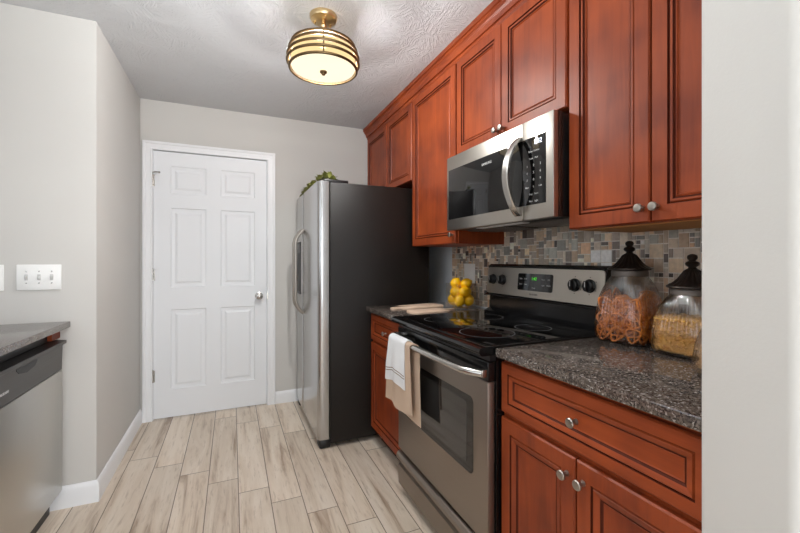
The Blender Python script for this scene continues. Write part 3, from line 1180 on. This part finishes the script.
for ky in (1.820, 1.737, 1.247, 1.170):
    mb = MB()
    c = tilt(ky, 1.107, 0.0)
    mb.lathe([(0.0, -0.002), (0.029, -0.002), (0.029, -0.006), (0.0255, -0.009), (0.024, -0.020), (0.021, -0.022), (0.0, -0.022)], c, 'x', 30, cap=False)
    mb.box(c[0] - 0.032, c[0] - 0.018, ky - 0.0055, ky + 0.0055, 1.107 - 0.021, 1.107 + 0.021, 0.002)
    k = mb.build('control_knob', BLACKP, rg_)
    MB().box(c[0] - 0.0328, c[0] - 0.0319, ky - 0.0013, ky + 0.0013, 1.107 - 0.004, 1.107 + 0.019).build('pointer_line', PRINT, k)
    for a in (-120, -60, 0, 60, 120, 180):
        t = math.radians(a)
        p = tilt(ky + 0.036 * math.sin(t), 1.107 + 0.036 * math.cos(t), 0.0022)
        MB().box(p[0] - 0.0003, p[0] + 0.0003, p[1] - 0.002, p[1] + 0.002, p[2] - 0.002, p[2] + 0.002).build('dial_mark', PRINTD, cf)
# oven door
od = MB().box(RX, RX + 0.030, RY0 + 0.006, RY1 - 0.004, 0.232, 0.796, 0.004).build('oven_door', STEELO, rg_)
vt = MB().box(RX - 0.001, RX + 0.0315, RY0 + 0.004, RY1 - 0.002, 0.7965, 0.866, 0.004)
MB_v = vt.build('door_top_band', BLACKE, od)
for k in range(14):
    y = 1.22 + k * 0.038
    MB().box(RX + 0.004, RX + 0.02, y, y + 0.026, 0.8655, 0.8672).build('vent_slot', DARK, od)
MB().box(RX + 0.006, RX + 0.0315, RY0 + 0.002, RY1 - 0.002, 0.868, 0.8885).build('vent_band', BLACKP, rg_)


def front_plate(y0, y1, z0, z1, r, x0, x1):
    b = bmesh.new()
    P = rounded(y0, y1, z0, z1, r)
    A = [b.verts.new((x0, y, z)) for y, z in P]
    B = [b.verts.new((x1, y, z)) for y, z in P]
    b.faces.new(A)
    b.faces.new(B)
    n = len(P)
    for i in range(n):
        b.faces.new((A[i], A[(i + 1) % n], B[(i + 1) % n], B[i]))
    bmesh.ops.recalc_face_normals(b, faces=b.faces)
    m = MB()
    m._merge(b)
    return m


front_plate(1.186, 1.800, 0.432, 0.716, 0.022, RX - 0.0015, RX + 0.002).build('window_border', BLACKG, od)
front_plate(1.226, 1.760, 0.462, 0.690, 0.010, RX - 0.0022, RX - 0.0014).build('window', OVENW, od)
hp = []
for k in range(33):
    t = k / 32
    s = min(1.0, math.sin(PI * t) * 3.2)
    hp.append((RX - 0.016 - 0.034 * s ** 0.7 - 0.012 * math.sin(PI * t), RY0 + 0.012 + (RY1 - RY0 - 0.024) * t, 0.826))
mb = MB().tube(hp, 0.0135, 12)
mb.box(RX - 0.022, RX + 0.001, RY0 + 0.008, RY0 + 0.03, 0.812, 0.840, 0.004)
mb.box(RX - 0.022, RX + 0.001, RY1 - 0.03, RY1 - 0.008, 0.812, 0.840, 0.004)
mb.build('handle', CHROME, od)
# storage drawer with a full-width finger groove
DX = RX + 0.002
dr = MB().prism([(DX + 0.03, 0.045), (DX, 0.045), (DX - 0.004, 0.130), (DX - 0.002, 0.142), (DX + 0.016, 0.150), (DX + 0.018, 0.166), (DX - 0.006, 0.172), (DX - 0.013, 0.180),
                 (DX - 0.013, 0.198), (DX - 0.004, 0.210), (DX + 0.008, 0.215), (DX + 0.03, 0.216)], 'y', RY0 + 0.006, RY1 - 0.004).build('drawer', STEELO, rg_, smooth=25)
MB().box(RX + 0.020, RX + 0.031, RY0 + 0.004, RY1 - 0.004, 0.2185, 0.2315).build('door_gap', DARK, rg_)
for x in (0.87, 1.42):
    for y in (RY0 + 0.05, RY1 - 0.05):
        MB().lathe([(0.02, 0.0), (0.02, 0.008), (0.008, 0.010), (0.008, 0.031)], (x, y, 0), 'z', 14).build('foot', BLACKP, rg_)

# towels over the oven handle
def towel(name, label, ty0, ty1, zf, zb, gap, shift, mat, flare, seed, th=0.003):
    HX = RX - 0.016 - 0.034 - 0.012
    HZ, R = 0.826, 0.0135 + gap
    rnd = random.Random(seed)
    ph = [rnd.uniform(0, 6) for _ in range(4)]
    path = []
    N = 22
    for k in range(N + 1):
        path.append(('f', zf + (HZ - zf) * k / N))
    for k in range(1, 10):
        path.append(('a', PI * k / 10))
    for k in range(N + 1):
        path.append(('b', HZ - (HZ - zb) * k / N))
    nt = 28
    def pt(kind, val, t, off):
        y = ty0 + (ty1 - ty0) * t
        if kind == 'a':
            x = HX - (R + off) * math.cos(val)
            z = HZ + (R + off) * math.sin(val)
            return (x, y + shift * val / PI, z)
        drop = HZ - val
        if kind == 'f':
            amp = min(1, drop / 0.12)
            wv = 0.0045 * amp * (math.sin(36 * y + 1.0) + 0.6 * math.sin(68 * y + 2.0))
            x = HX - R - off - 0.003 * amp + wv - 0.004 * amp
            yy = y + (t - 0.45) * flare * drop
            z = val + 0.006 * math.sin(6 * t + ph[2]) * amp + 0.012 * (0.5 - t) * amp
            return (x, yy, z)
        amp = min(1, drop / 0.12)
        wv = 0.0015 * amp * math.sin(8 * t + ph[3])
        x = HX + R + off - 0.004 * amp + wv
        return (x, y + shift + (t - 0.5) * flare * 0.5 * drop, val)
    b = bmesh.new()
    L1 = [[b.verts.new(pt(k, v, i / nt, 0)) for i in range(nt + 1)] for k, v in path]
    L2 = [[b.verts.new(pt(k, v, i / nt, th)) for i in range(nt + 1)] for k, v in path]
    np_ = len(path)
    for A, rev in ((L1, 0), (L2, 1)):
        for j in range(np_ - 1):
            for i in range(nt):
                f = (A[j][i], A[j][i + 1], A[j + 1][i + 1], A[j + 1][i])
                b.faces.new(f)
    for j in range(np_ - 1):
        for i in (0, nt):
            b.faces.new((L1[j][i], L1[j + 1][i], L2[j + 1][i], L2[j][i]))
    for i in range(nt):
        for j in (0, np_ - 1):
            b.faces.new((L1[j][i], L1[j][i + 1], L2[j][i + 1], L2[j][i]))
    bmesh.ops.recalc_face_normals(b, faces=b.faces)
    m = MB()
    m._merge(b)
    o = m.build(name, mat, None, smooth=60, origin=(HX, (ty0 + ty1) / 2, HZ))
    tag(o, label, 'towel')
    return o, pt


tb, _ = towel('hand_towel', 'long beige cotton towel hanging from the oven handle', 1.572, 1.800, 0.520, 0.485, 0.001, -0.042, TOWELB, 0.22, 3)
tw, ptw = towel('hand_towel', 'short white striped cotton towel draped over the beige towel', 1.612, 1.803, 0.628, 0.70, 0.0065, 0.0, TOWELW, 0.24, 5)
for zc_ in (0.690, 0.678):
    b = bmesh.new()
    prev = None
    for i in range(29):
        a = [b.verts.new(ptw('f', zc_ + dz, i / 28, 0.0036)) for dz in (-0.0022, 0.0022)]
        if prev:
            b.faces.new((prev[0], a[0], a[1], prev[1]))
        prev = a
    m = MB()
    m._merge(b)
    m.build('stripe', STRIPE, tw, smooth=60)

# ---------------------------------------------------------------- left run: counter, dishwasher
LX = -0.731
tag(MB().box(XL + 0.0005, LX, 0.95, YN - 0.0005, 0.884, 0.914, 0.004).build('countertop', GRAN), 'grey granite countertop end above the dishwasher', 'countertop')
dw = thing('dishwasher', 'stainless dishwasher with dark control strip under the left counter', 'dishwasher', (-1.05, 2.07, 0))
DY0, DY1, DXF = 1.765, 2.368, -0.752
MB().box(-1.33, DXF - 0.04, DY0 + 0.004, DY1 - 0.004, 0.10, 0.865).build('tub', BLACKP, dw)
MB().box(DXF - 0.036, DXF, DY0, DY1, 0.105, 0.688, 0.004).build('door', steel('pale_steel', (205, 203, 198), 0.34, 'z'), dw)
cpn = MB().prism([(DXF - 0.036, 0.690), (DXF - 0.002, 0.690), (DXF + 0.001, 0.800), (DXF + 0.003, 0.806), (DXF + 0.016, 0.814), (DXF + 0.016, 0.828), (DXF - 0.036, 0.832)],
                 'y', DY0, DY1).build('control_panel', steel('charcoal_steel', (104, 102, 101), 0.38), dw)
MB().prism([(1.93, 0.792), (1.95, 0.778), (2.01, 0.768), (2.08, 0.778), (2.10, 0.792), (2.10, 0.8), (1.93, 0.8)], 'x', DXF - 0.001, DXF + 0.0022).build('handle_recess', BLACKP, cpn)
text_mesh('logo_lettering', 'FRIGIDAIRE', 0.013, (lambda a, c, e: (DXF + 0.0002 + e, 1.845 + a, 0.735 + c)), PRINT, cpn)
MB().box(-1.33, -0.80, DY0 + 0.004, DY1 - 0.002, 0.0, 0.10).build('toe_kick', BLACKP, dw)
tag(MB().box(-0.79, -0.772, 2.31, YN - 0.001, 0.836, 0.8835).build('filler_rail', CHH), 'small cherry filler rail under the left counter edge', 'trim')
lc = thing('base_cabinet', 'cherry base cabinet beside the dishwasher on the left side', 'cabinet', (-1.05, 1.36, 0))
MB().box(XL + 0.001, -0.772, 0.955, 1.760, 0.095, 0.8835).build('body', CHV, lc, smooth=0)
MB().box(XL + 0.001, -0.83, 0.957, 1.758, 0.0, 0.0948).build('toe_kick', DARK, lc, smooth=0)
for a, b_ in ((0.965, 1.355), (1.36, 1.75)):
    mp = lambda u, v, d, a=a: (-0.7525 - d, a + u, 0.11 + v)
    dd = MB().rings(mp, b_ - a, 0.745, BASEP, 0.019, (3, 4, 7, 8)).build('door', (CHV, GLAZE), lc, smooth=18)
    MB().lathe([(0.0, 0.0), (0.0055, 0.0), (0.006, 0.014), (0.0155, 0.021), (0.0155, 0.025), (0.0, 0.0285)], (-0.7525, 1.33 if a < 1 else 1.385, 0.79), 'x', 20, cap=False).build('knob', KNOB, dd)

# switch and outlet plates
sw = thing('switch_plate', 'white plate with three toggle switches on the left wall', 'light switch', (-0.85, YN, 1.132))
MB().box(-0.934, -0.766, YN - 0.007, YN - 0.0003, 1.072, 1.194, 0.003).build('plate', WHITEP, sw)
for k in (-1, 0, 1):
    x = -0.85 + k * 0.0475
    MB().box(x - 0.0065, x + 0.0065, YN - 0.0085, YN - 0.0068, 1.119, 1.147, 0.001).box(x - 0.004, x + 0.004, YN - 0.019, YN - 0.008, 1.127 if k else 1.124, 1.141 if k else 1.136, 0.0015).build('toggle', TOGG, sw)
    MB().lathe([(0.0035, -0.0082), (0.0035, -0.0068)], (x, YN, 1.105), 'y', 10).lathe([(0.0035, -0.0082), (0.0035, -0.0068)], (x, YN, 1.161), 'y', 10).build('screw', CHROME, sw)
o2 = thing('outlet_plate', 'white plate beside the three-switch plate at the picture edge', 'outlet', (-1.02, YN, 1.132))
MB().box(-1.062, -0.979, YN - 0.007, YN - 0.0003, 1.072, 1.194, 0.003).build('plate', WHITEP, o2)
MB().box(-1.038, -1.003, YN - 0.0085, YN - 0.0071, 1.10, 1.166, 0.001).build('socket', WHITEP, o2)
o3 = thing('outlet_plate', 'white outlet plate on mosaic tile above the lemons', 'outlet', (1.4815, 2.215, 1.125))
MB().box(1.4745, 1.4813, 2.158, 2.284, 1.06, 1.19, 0.003).build('plate', WHITEP, o3)
for z in (1.10, 1.15):
    MB().box(1.4725, 1.4744, 2.195, 2.247, z - 0.017, z + 0.017, 0.001).build('socket', WHITEP, o3)

# ---------------------------------------------------------------- ceiling light
LCX, LCY = 0.415, 1.907
lt = thing('ceiling_light', 'semi-flush drum ceiling light with bronze rings, lit', 'ceiling light', (LCX, LCY, H))
MB().lathe([(0.0, -0.001), (0.067, -0.001), (0.067, -0.012), (0.062, -0.022), (0.03, -0.028), (0.0, -0.028)], (LCX, LCY, H), 'z', 40, cap=False).build('canopy', BRASS, lt)
mb = MB().lathe([(0.009, 2.272), (0.009, 2.395)], (LCX, LCY, 0), 'z', 14).lathe([(0.014, 2.36), (0.018, 2.37), (0.014, 2.38)], (LCX, LCY, 0), 'z', 16)
mb.lathe([(0.012, 2.268), (0.02, 2.272), (0.012, 2.279)], (LCX, LCY, 0), 'z', 16)
for a in (45, 135, 225, 315):
    t = math.radians(a)
    mb.tube([(LCX, LCY, 2.274), (LCX + 0.15 * math.cos(t), LCY + 0.15 * math.sin(t), 2.270)], 0.004, 8)
mb.build('stem', BRASS, lt)
for a in (30, 150, 270):
    t = math.radians(a)
    MB().lathe([(0.005, -0.036), (0.005, -0.02)], (LCX + 0.045 * math.cos(t), LCY + 0.045 * math.sin(t), H), 'z', 10).build('canopy_screw', BRASS, lt)
RINGS = [(2.268, 0.152), (2.243, 0.163), (2.214, 0.1705), (2.186, 0.1725), (2.157, 0.162)]
for z, r in RINGS:
    pts = [(LCX + r * math.cos(2 * PI * k / 72), LCY + r * math.sin(2 * PI * k / 72), z) for k in range(72)]
    MB().tube(pts, 0.0064, 10, closed=True).build('ring', BRONZE, lt)
for a in (-102, -12, 78, 168):
    t = math.radians(a)
    MB().tube([(LCX + (r - 0.007) * math.cos(t), LCY + (r - 0.007) * math.sin(t), z) for z, r in RINGS], 0.0035, 8).build('strap', BRONZE, lt)
MB().lathe([(0.140, 2.262), (0.150, 2.235), (0.155, 2.205), (0.152, 2.175), (0.147, 2.163), (0.144, 2.163), (0.149, 2.175), (0.152, 2.205), (0.147, 2.235), (0.137, 2.262), (0.140, 2.262)],
           (LCX, LCY, 0), 'z', 64, cap=False).build('lamp_shade', SHADE, lt)
MB().lathe([(0.0, 2.149), (0.05, 2.150), (0.11, 2.154), (0.152, 2.160), (0.154, 2.163), (0.0, 2.1625)], (LCX, LCY, 0), 'z', 64, cap=False).build('diffuser', DIFF, lt)
MB().lathe([(0.012, 2.264), (0.138, 2.264), (0.138, 2.262), (0.012, 2.262), (0.012, 2.264)], (LCX, LCY, 0), 'z', 48, cap=False).build('added_top_baffle', BAFFLE, lt)  # added plate closing the open drum, damps bulb light on the ceiling
MB().lathe([(0.0, 2.128), (0.008, 2.130), (0.011, 2.137), (0.017, 2.141), (0.018, 2.147), (0.0, 2.151)], (LCX, LCY, 0), 'z', 24, cap=False).build('finial', BRONZE, lt)
pd = bpy.data.lights.new('bulb_glow', 'POINT')
pd.energy = 520
pd.color = (0.97, 0.98, 1.0)
pd.shadow_soft_size = 0.04
po = bpy.data.objects.new('bulb_glow', pd)
po.location = (0, 0, 2.225 - H)
po.parent = lt.ob
COL.objects.link(po)

# ---------------------------------------------------------------- lemons in a glass
CT = 0.907
LMX, LMY = 1.335, 2.105
gv = thing('glass_vase', 'square clear glass vase holding lemons on the short counter', 'vase', (LMX, LMY, CT))
hw, hgt, th = 0.074, 0.160, 0.003
mb = MB()
P = rounded(-hw, hw, -hw, hw, 0.014)
Q = rounded(-hw + th, hw - th, -hw + th, hw - th, 0.010)
b = bmesh.new()
rings_ = []
for pl_, z in ((P, CT + 0.0003), (P, CT + hgt), (Q, CT + hgt), (Q, CT + 0.012)):
    rings_.append([b.verts.new((LMX + x, LMY + y, z)) for x, y in pl_])
n = len(P)
b.faces.new(rings_[0])
b.faces.new(rings_[-1])
for A, B in zip(rings_, rings_[1:]):
    for i in range(n):
        b.faces.new((A[i], A[(i + 1) % n], B[(i + 1) % n], B[i]))
bmesh.ops.recalc_face_normals(b, faces=b.faces)
mb._merge(b)
mb.build('bowl', VGLASS, gv)

# one lemon, then copies
l0 = None
def make_lemon(label):
    root = thing('lemon', label, 'lemon', (0, 0, 0), 'lemons in the glass vase')
    R, E = 0.0332, 0.0360
    prof = []
    for k in range(15):
        a = PI * k / 14
        z = -E * math.cos(a)
        r = R * math.sin(a) ** 0.9
        if k == 0 or k == 14:
            r = 0.0035
            z *= 1.12
        if k in (1, 13):
            r = 0.0085
            z *= 1.05
        prof.append((r, z))
    MB().lathe(prof, (0, 0, 0), 'z', 24).build('peel', LEMON, root, smooth=70)
    MB().lathe([(0.0036, E * 1.115), (0.0026, E * 1.16), (0.0, E * 1.165)], (0, 0, 0), 'z', 10, cap=False).build('stem_end', LEMTIP, root)
    return root.ob


spots = [(-0.036, -0.036, 0.042, (0.25, 0.1, 0.4), 'lemon at the bottom of the vase, corner nearest the oven handle'),
         (0.036, -0.036, 0.042, (0.2, -0.2, 1.0), 'lemon at the bottom of the vase, corner nearest the range backguard'),
         (-0.036, 0.036, 0.042, (-0.2, 0.2, 2.0), 'lemon at the bottom of the vase, corner nearest the cutting boards'),
         (0.036, 0.036, 0.042, (0.2, 0.1, 0.2), 'lemon at the bottom of the vase, far corner against the tiles'),
         (-0.039, 0.0, 0.096, (1.45, 0.0, 0.15), 'middle-layer lemon on the vase side facing the room'),
         (0.0, -0.039, 0.096, (0.0, 1.45, 0.1), 'middle-layer lemon on the vase side facing the range'),
         (0.039, 0.0, 0.096, (1.5, 0.0, -0.1), 'middle-layer lemon on the vase side against the tiles'),
         (0.0, 0.039, 0.096, (0.0, 1.5, -0.1), 'middle-layer lemon on the vase side facing the refrigerator'),
         (-0.024, 0.024, 0.147, (0.5, 0.3, 0.3), 'left one of two lemons heaped above the vase rim'),
         (0.024, -0.024, 0.147, (1.1, 0.2, 0.9), 'right one of two lemons heaped above the vase rim')]
proto = make_lemon(spots[0][4])
for k, (dx, dy, dz, rot, lab) in enumerate(spots):
    o = proto if k == 0 else copy_thing(proto)
    o['label'] = lab
    o.location = (LMX + dx, LMY + dy, CT + 0.012 + dz)
    o.rotation_euler = rot

# paddle cutting boards
def paddle(label, cx, cy, rz, L, W, z0, th, hl, tilt_=0.0):
    root_loc = (cx, cy, z0)
    poly = []
    hw_ = W / 2
    n = 10
    for k in range(n + 1):
        a = -PI / 2 + PI * k / n
        poly.append((L / 2 - hw_ * 0.55 + hw_ * 0.55 * math.cos(a), hw_ * math.sin(a)))
    poly += [(-L / 2 + hl + 0.05, hw_), (-L / 2 + hl + 0.015, hw_ * 0.72), (-L / 2 + hl, 0.018), (-L / 2 + 0.012, 0.016)]
    for k in range(7):
        a = PI / 2 + PI * k / 6
        poly.append((-L / 2 + 0.014 + 0.016 * math.cos(a), 0.016 * math.sin(a)))
    poly += [(-L / 2 + hl, -0.018), (-L / 2 + hl + 0.015, -hw_ * 0.72), (-L / 2 + hl + 0.05, -hw_)]
    mb = MB().prism(poly, 'z', 0, th, 0.003)
    bmesh.ops.rotate(mb.bm, verts=mb.bm.verts, cent=(0, 0, 0), matrix=Matrix.Rotation(rz, 3, 'Z') @ Matrix.Rotation(tilt_, 3, 'Y'))
    bmesh.ops.translate(mb.bm, verts=mb.bm.verts, vec=root_loc)
    return tag(mb.build('cutting_board', BOARDW, None, smooth=40, origin=root_loc), label, 'cutting board')


paddle('larger pale wooden paddle board lying nearest the refrigerator', 1.085, 2.240, 0.16, 0.38, 0.16, CT + 0.0004, 0.014, 0.06)
paddle('smaller pale wooden paddle board lying nearest the cooktop', 1.085, 2.025, PI + 0.05, 0.31, 0.14, CT + 0.0004, 0.013, 0.05)

# ---------------------------------------------------------------- jars
JZ = 0.914
JP = [(0.072, 0.0, 4), (0.089, 0.004, 4), (0.0965, 0.015, 4), (0.0985, 0.038, 4.2), (0.0970, 0.085, 4.2), (0.0925, 0.130, 4), (0.0865, 0.165, 3.6),
      (0.079, 0.195, 3.0), (0.070, 0.219, 2.5), (0.061, 0.238, 2.1), (0.0565, 0.250, 2.0), (0.0565, 0.262, 2.0)]


def sup(t, n):
    c, s = math.cos(t), math.sin(t)
    return (abs(c) ** n + abs(s) ** n) ** (-1.0 / n)


def jar(label, cx, cy, rz, zs_, ws_):
    root = thing('storage_jar', label, 'jar', (cx, cy, JZ), 'glass jars on the granite counter')
    seg = 192
    b = bmesh.new()
    def ring(w, z, n, ins):
        out = []
        for i in range(seg):
            t = 2 * PI * i / seg
            r = (w * ws_ - ins) * sup(t, n)
            if ins == 0 and n > 2.3:
                r += 0.0032 * ws_ * (abs(math.cos(24 * t)) - 0.5)
            out.append(b.verts.new((cx + r * math.cos(t + rz), cy + r * math.sin(t + rz), JZ + 0.0004 + z)))
        return out
    R = [ring(w, z * zs_, n, 0) for w, z, n in JP] + [ring(w, max(z * zs_, 0.008), n, 0.004) for w, z, n in reversed(JP)]
    b.faces.new(R[0])
    b.faces.new(R[-1])
    for A, B in zip(R, R[1:]):
        for i in range(seg):
            j = (i + 1) % seg
            b.faces.new((A[i], A[j], B[j], B[i]))
    bmesh.ops.recalc_face_normals(b, faces=b.faces)
    m = MB()
    m._merge(b)
    m.build('glass', GLASS, root, smooth=60)
    zt = JZ + 0.262 * zs_
    nr = 0.0565 * ws_
    MB().lathe([(nr + 0.001, -0.020), (nr + 0.004, -0.018), (nr + 0.0045, -0.004), (nr + 0.002, 0.002), (nr + 0.001, 0.002), (nr + 0.001, -0.020)], (cx, cy, zt), 'z', 64, cap=False).build('collar', COLLAR, root)
    # lid with radial ribs
    b = bmesh.new()
    lp = [(0.0, 0.003), (0.069, 0.003), (0.073, 0.006), (0.072, 0.010), (0.065, 0.013), (0.052, 0.021), (0.040, 0.033), (0.030, 0.047), (0.022, 0.059), (0.016, 0.064)]
    R = []
    for k, (r, z) in enumerate(lp):
        rg2 = []
        for i in range(96):
            t = 2 * PI * i / 96
            q = r * ws_ + (0.0022 * math.cos(20 * t) if 4 <= k <= 8 else 0)
            rg2.append(b.verts.new((cx + max(q, 0.0002) * math.cos(t), cy + max(q, 0.0002) * math.sin(t), zt + z)))
        R.append(rg2)
    for A, B in zip(R, R[1:]):
        for i in range(96):
            j = (i + 1) % 96
            b.faces.new((A[i], A[j], B[j], B[i]))
    b.faces.new(R[-1])
    bmesh.ops.recalc_face_normals(b, faces=b.faces)
    m = MB()
    m._merge(b)
    lid = m.build('lid', LID, root, smooth=50)
    MB().lathe([(0.016, 0.063), (0.012, 0.067), (0.010, 0.070), (0.017, 0.075), (0.020, 0.081), (0.017, 0.087), (0.010, 0.090), (0.009, 0.092),
                (0.013, 0.096), (0.0145, 0.102), (0.0125, 0.108), (0.006, 0.112), (0.0, 0.113)], (cx, cy, zt), 'z', 24, cap=False).build('finial', LID, lid)
    return root


J1, J2, J3 = (1.362, 0.986), (1.352, 0.765), (1.180, 0.572)
jar('large ribbed glass jar filled with pretzels beside the range', J1[0], J1[1], 0.12, 1.0, 1.0)
jar('middle ribbed glass jar half filled with yellow pasta', J2[0], J2[1], 0.10, 0.80, 0.97)
jar('small glass jar nearest the foreground wall, mostly hidden by it', J3[0], J3[1], 0.1, 0.62, 0.74)

# pretzels: one twist, then copies stacked inside the first jar
def pretzel_mesh():
    pts = []
    n = 40
    for k in range(n):
        t = 2 * PI * k / n
        # rounded triangular loop with the crossed arms
        x = 0.0262 * math.sin(t) + 0.0035 * math.sin(2 * t)
        y = 0.0225 * math.cos(t) - 0.0030 * math.cos(2 * t)
        pts.append((x, y, 0.0015 * math.sin(3 * t)))
    mb = MB().tube(pts, 0.0034, 6, closed=True)
    mb.tube([(-0.021, -0.010, 0.001), (-0.005, 0.003, 0.003), (0.005, 0.011, 0.003), (0.013, 0.018, 0.0)], 0.0027, 6)
    mb.tube([(0.021, -0.010, 0.0), (0.005, 0.003, -0.002), (-0.005, 0.011, -0.001), (-0.013, 0.018, 0.0)], 0.0027, 6)
    return mb.build('pretzel', PRETZ, None, smooth=70).ob


p0 = pretzel_mesh()
tag(p0, 'small brown pretzel twist among the others in the large jar', 'pretzel', 'pretzels in the large jar')
rp = random.Random(21)
first = True
def place_pretzel(x, y, z, rot):
    global first
    o = p0 if first else p0.copy()
    if not first:
        COL.objects.link(o)
    first = False
    o.location = (x, y, z)
    o.rotation_euler = rot


# outer layers: twists lying flat against each side of the glass
for lvl in range(6):
    z = JZ + 0.036 + lvl * 0.0255
    d = 0.0835 - max(0, lvl - 2) * 0.003
    cols = (-0.054, 0.0, 0.054) if lvl % 2 == 0 else (-0.030, 0.030)
    for side in range(4):
        for u in cols:
            if lvl == 5 and rp.random() < 0.4:
                continue
            u2 = u + rp.uniform(-0.004, 0.004)
            a = side * PI / 2 + 0.12
            dd = d - abs(u2) * 0.07 - rp.uniform(0, 0.006)
            x = J1[0] + dd * math.cos(a) - u2 * math.sin(a)
            y = J1[1] + dd * math.sin(a) + u2 * math.cos(a)
            mm = Matrix.Rotation(a, 3, 'Z') @ Matrix.Rotation(PI / 2 + rp.uniform(-0.22, 0.12), 3, 'Y') @ Matrix.Rotation(rp.uniform(0, 6.28), 3, 'Z')
            place_pretzel(x, y, z + rp.uniform(-0.003, 0.003), mm.to_euler())
for k in range(50):
    z = JZ + 0.024 + 0.135 * (k + 0.5) / 50
    t, r = rp.uniform(0, 6.28), 0.048 * math.sqrt(rp.random())
    place_pretzel(J1[0] + r * math.cos(t), J1[1] + r * math.sin(t), z, (rp.uniform(-0.5, 0.5), rp.uniform(-0.5, 0.5), rp.uniform(0, 6)))


def stuff_fill(name, label, cat, c, rz, wdt, z0, z1, count, maker, mat, seed):
    rnd = random.Random(seed)
    m = MB()
    for k in range(count):
        while True:
            x, y = rnd.uniform(-wdt, wdt), rnd.uniform(-wdt, wdt)
            if (abs(x) ** 4 + abs(y) ** 4) <= wdt ** 4:
                break
        if k < count * 0.72:                # crowd the pieces against the glass
            s = wdt * rnd.uniform(0.93, 1.0) / ((abs(x) ** 4 + abs(y) ** 4) ** 0.25)
            x, y = x * s, y * s
        z = z0 + (z1 - z0) * (rnd.random() if k < count * 0.8 else rnd.uniform(0.9, 1.0))
        p = Vector((c[0] + x * math.cos(rz) - y * math.sin(rz), c[1] + x * math.sin(rz) + y * math.cos(rz), z))
        maker(m, p, rnd)
    # solid heart of the heap
    poly = []
    for i in range(40):
        t = 2 * PI * i / 40
        r = wdt * 0.93 * sup(t, 4)
        poly.append((c[0] + r * math.cos(t + rz), c[1] + r * math.sin(t + rz)))
    m.prism(poly, 'z', z0, z1 - 0.003)
    tag(m.build(name, mat, None, smooth=60, origin=(c[0], c[1], z0)), label, cat, kind='stuff')


def macaroni(m, p, rnd):
    e = Matrix.Rotation(rnd.uniform(0, 6.28), 3, 'Z') @ Matrix.Rotation(rnd.uniform(-1.5, 1.5), 3, 'X')
    pts = [p + e @ Vector((0.006 * math.cos(a), 0.006 * math.sin(a), 0)) - e @ Vector((0, 0.003, 0)) for a in (0.2, 1.0, 1.8, 2.7)]
    bm = m.bm
    prev = None
    ups = e @ Vector((0, 0, 1))
    for q in pts:
        d = (q - p).normalized()
        ring = [bm.verts.new(q + (d * math.cos(a) + ups * math.sin(a)) * 0.0022) for a in (0, 1.257, 2.513, 3.77, 5.027)]
        if prev:
            for i in range(5):
                bm.faces.new((prev[i], prev[(i + 1) % 5], ring[(i + 1) % 5], ring[i]))
        prev = ring


def cracker(m, p, rnd):
    e = Matrix.Rotation(rnd.uniform(-0.3, 0.3), 3, 'X') @ Matrix.Rotation(rnd.uniform(0, 6.28), 3, 'Z')
    m.box(p.x - 0.008, p.x + 0.008, p.y - 0.006, p.y + 0.006, p.z - 0.0025, p.z + 0.0025, 0, rot=e)


stuff_fill('macaroni', 'yellow dry macaroni heaped inside the middle jar', 'pasta', J2, 0.10, 0.0855, JZ + 0.0125, JZ + 0.118, 1500, macaroni, PASTA, 5)
stuff_fill('crackers', 'tan crackers inside the small jar by the wall', 'snack', J3, 0.10, 0.060, JZ + 0.0145, JZ + 0.075, 260, cracker, CRACK, 6)
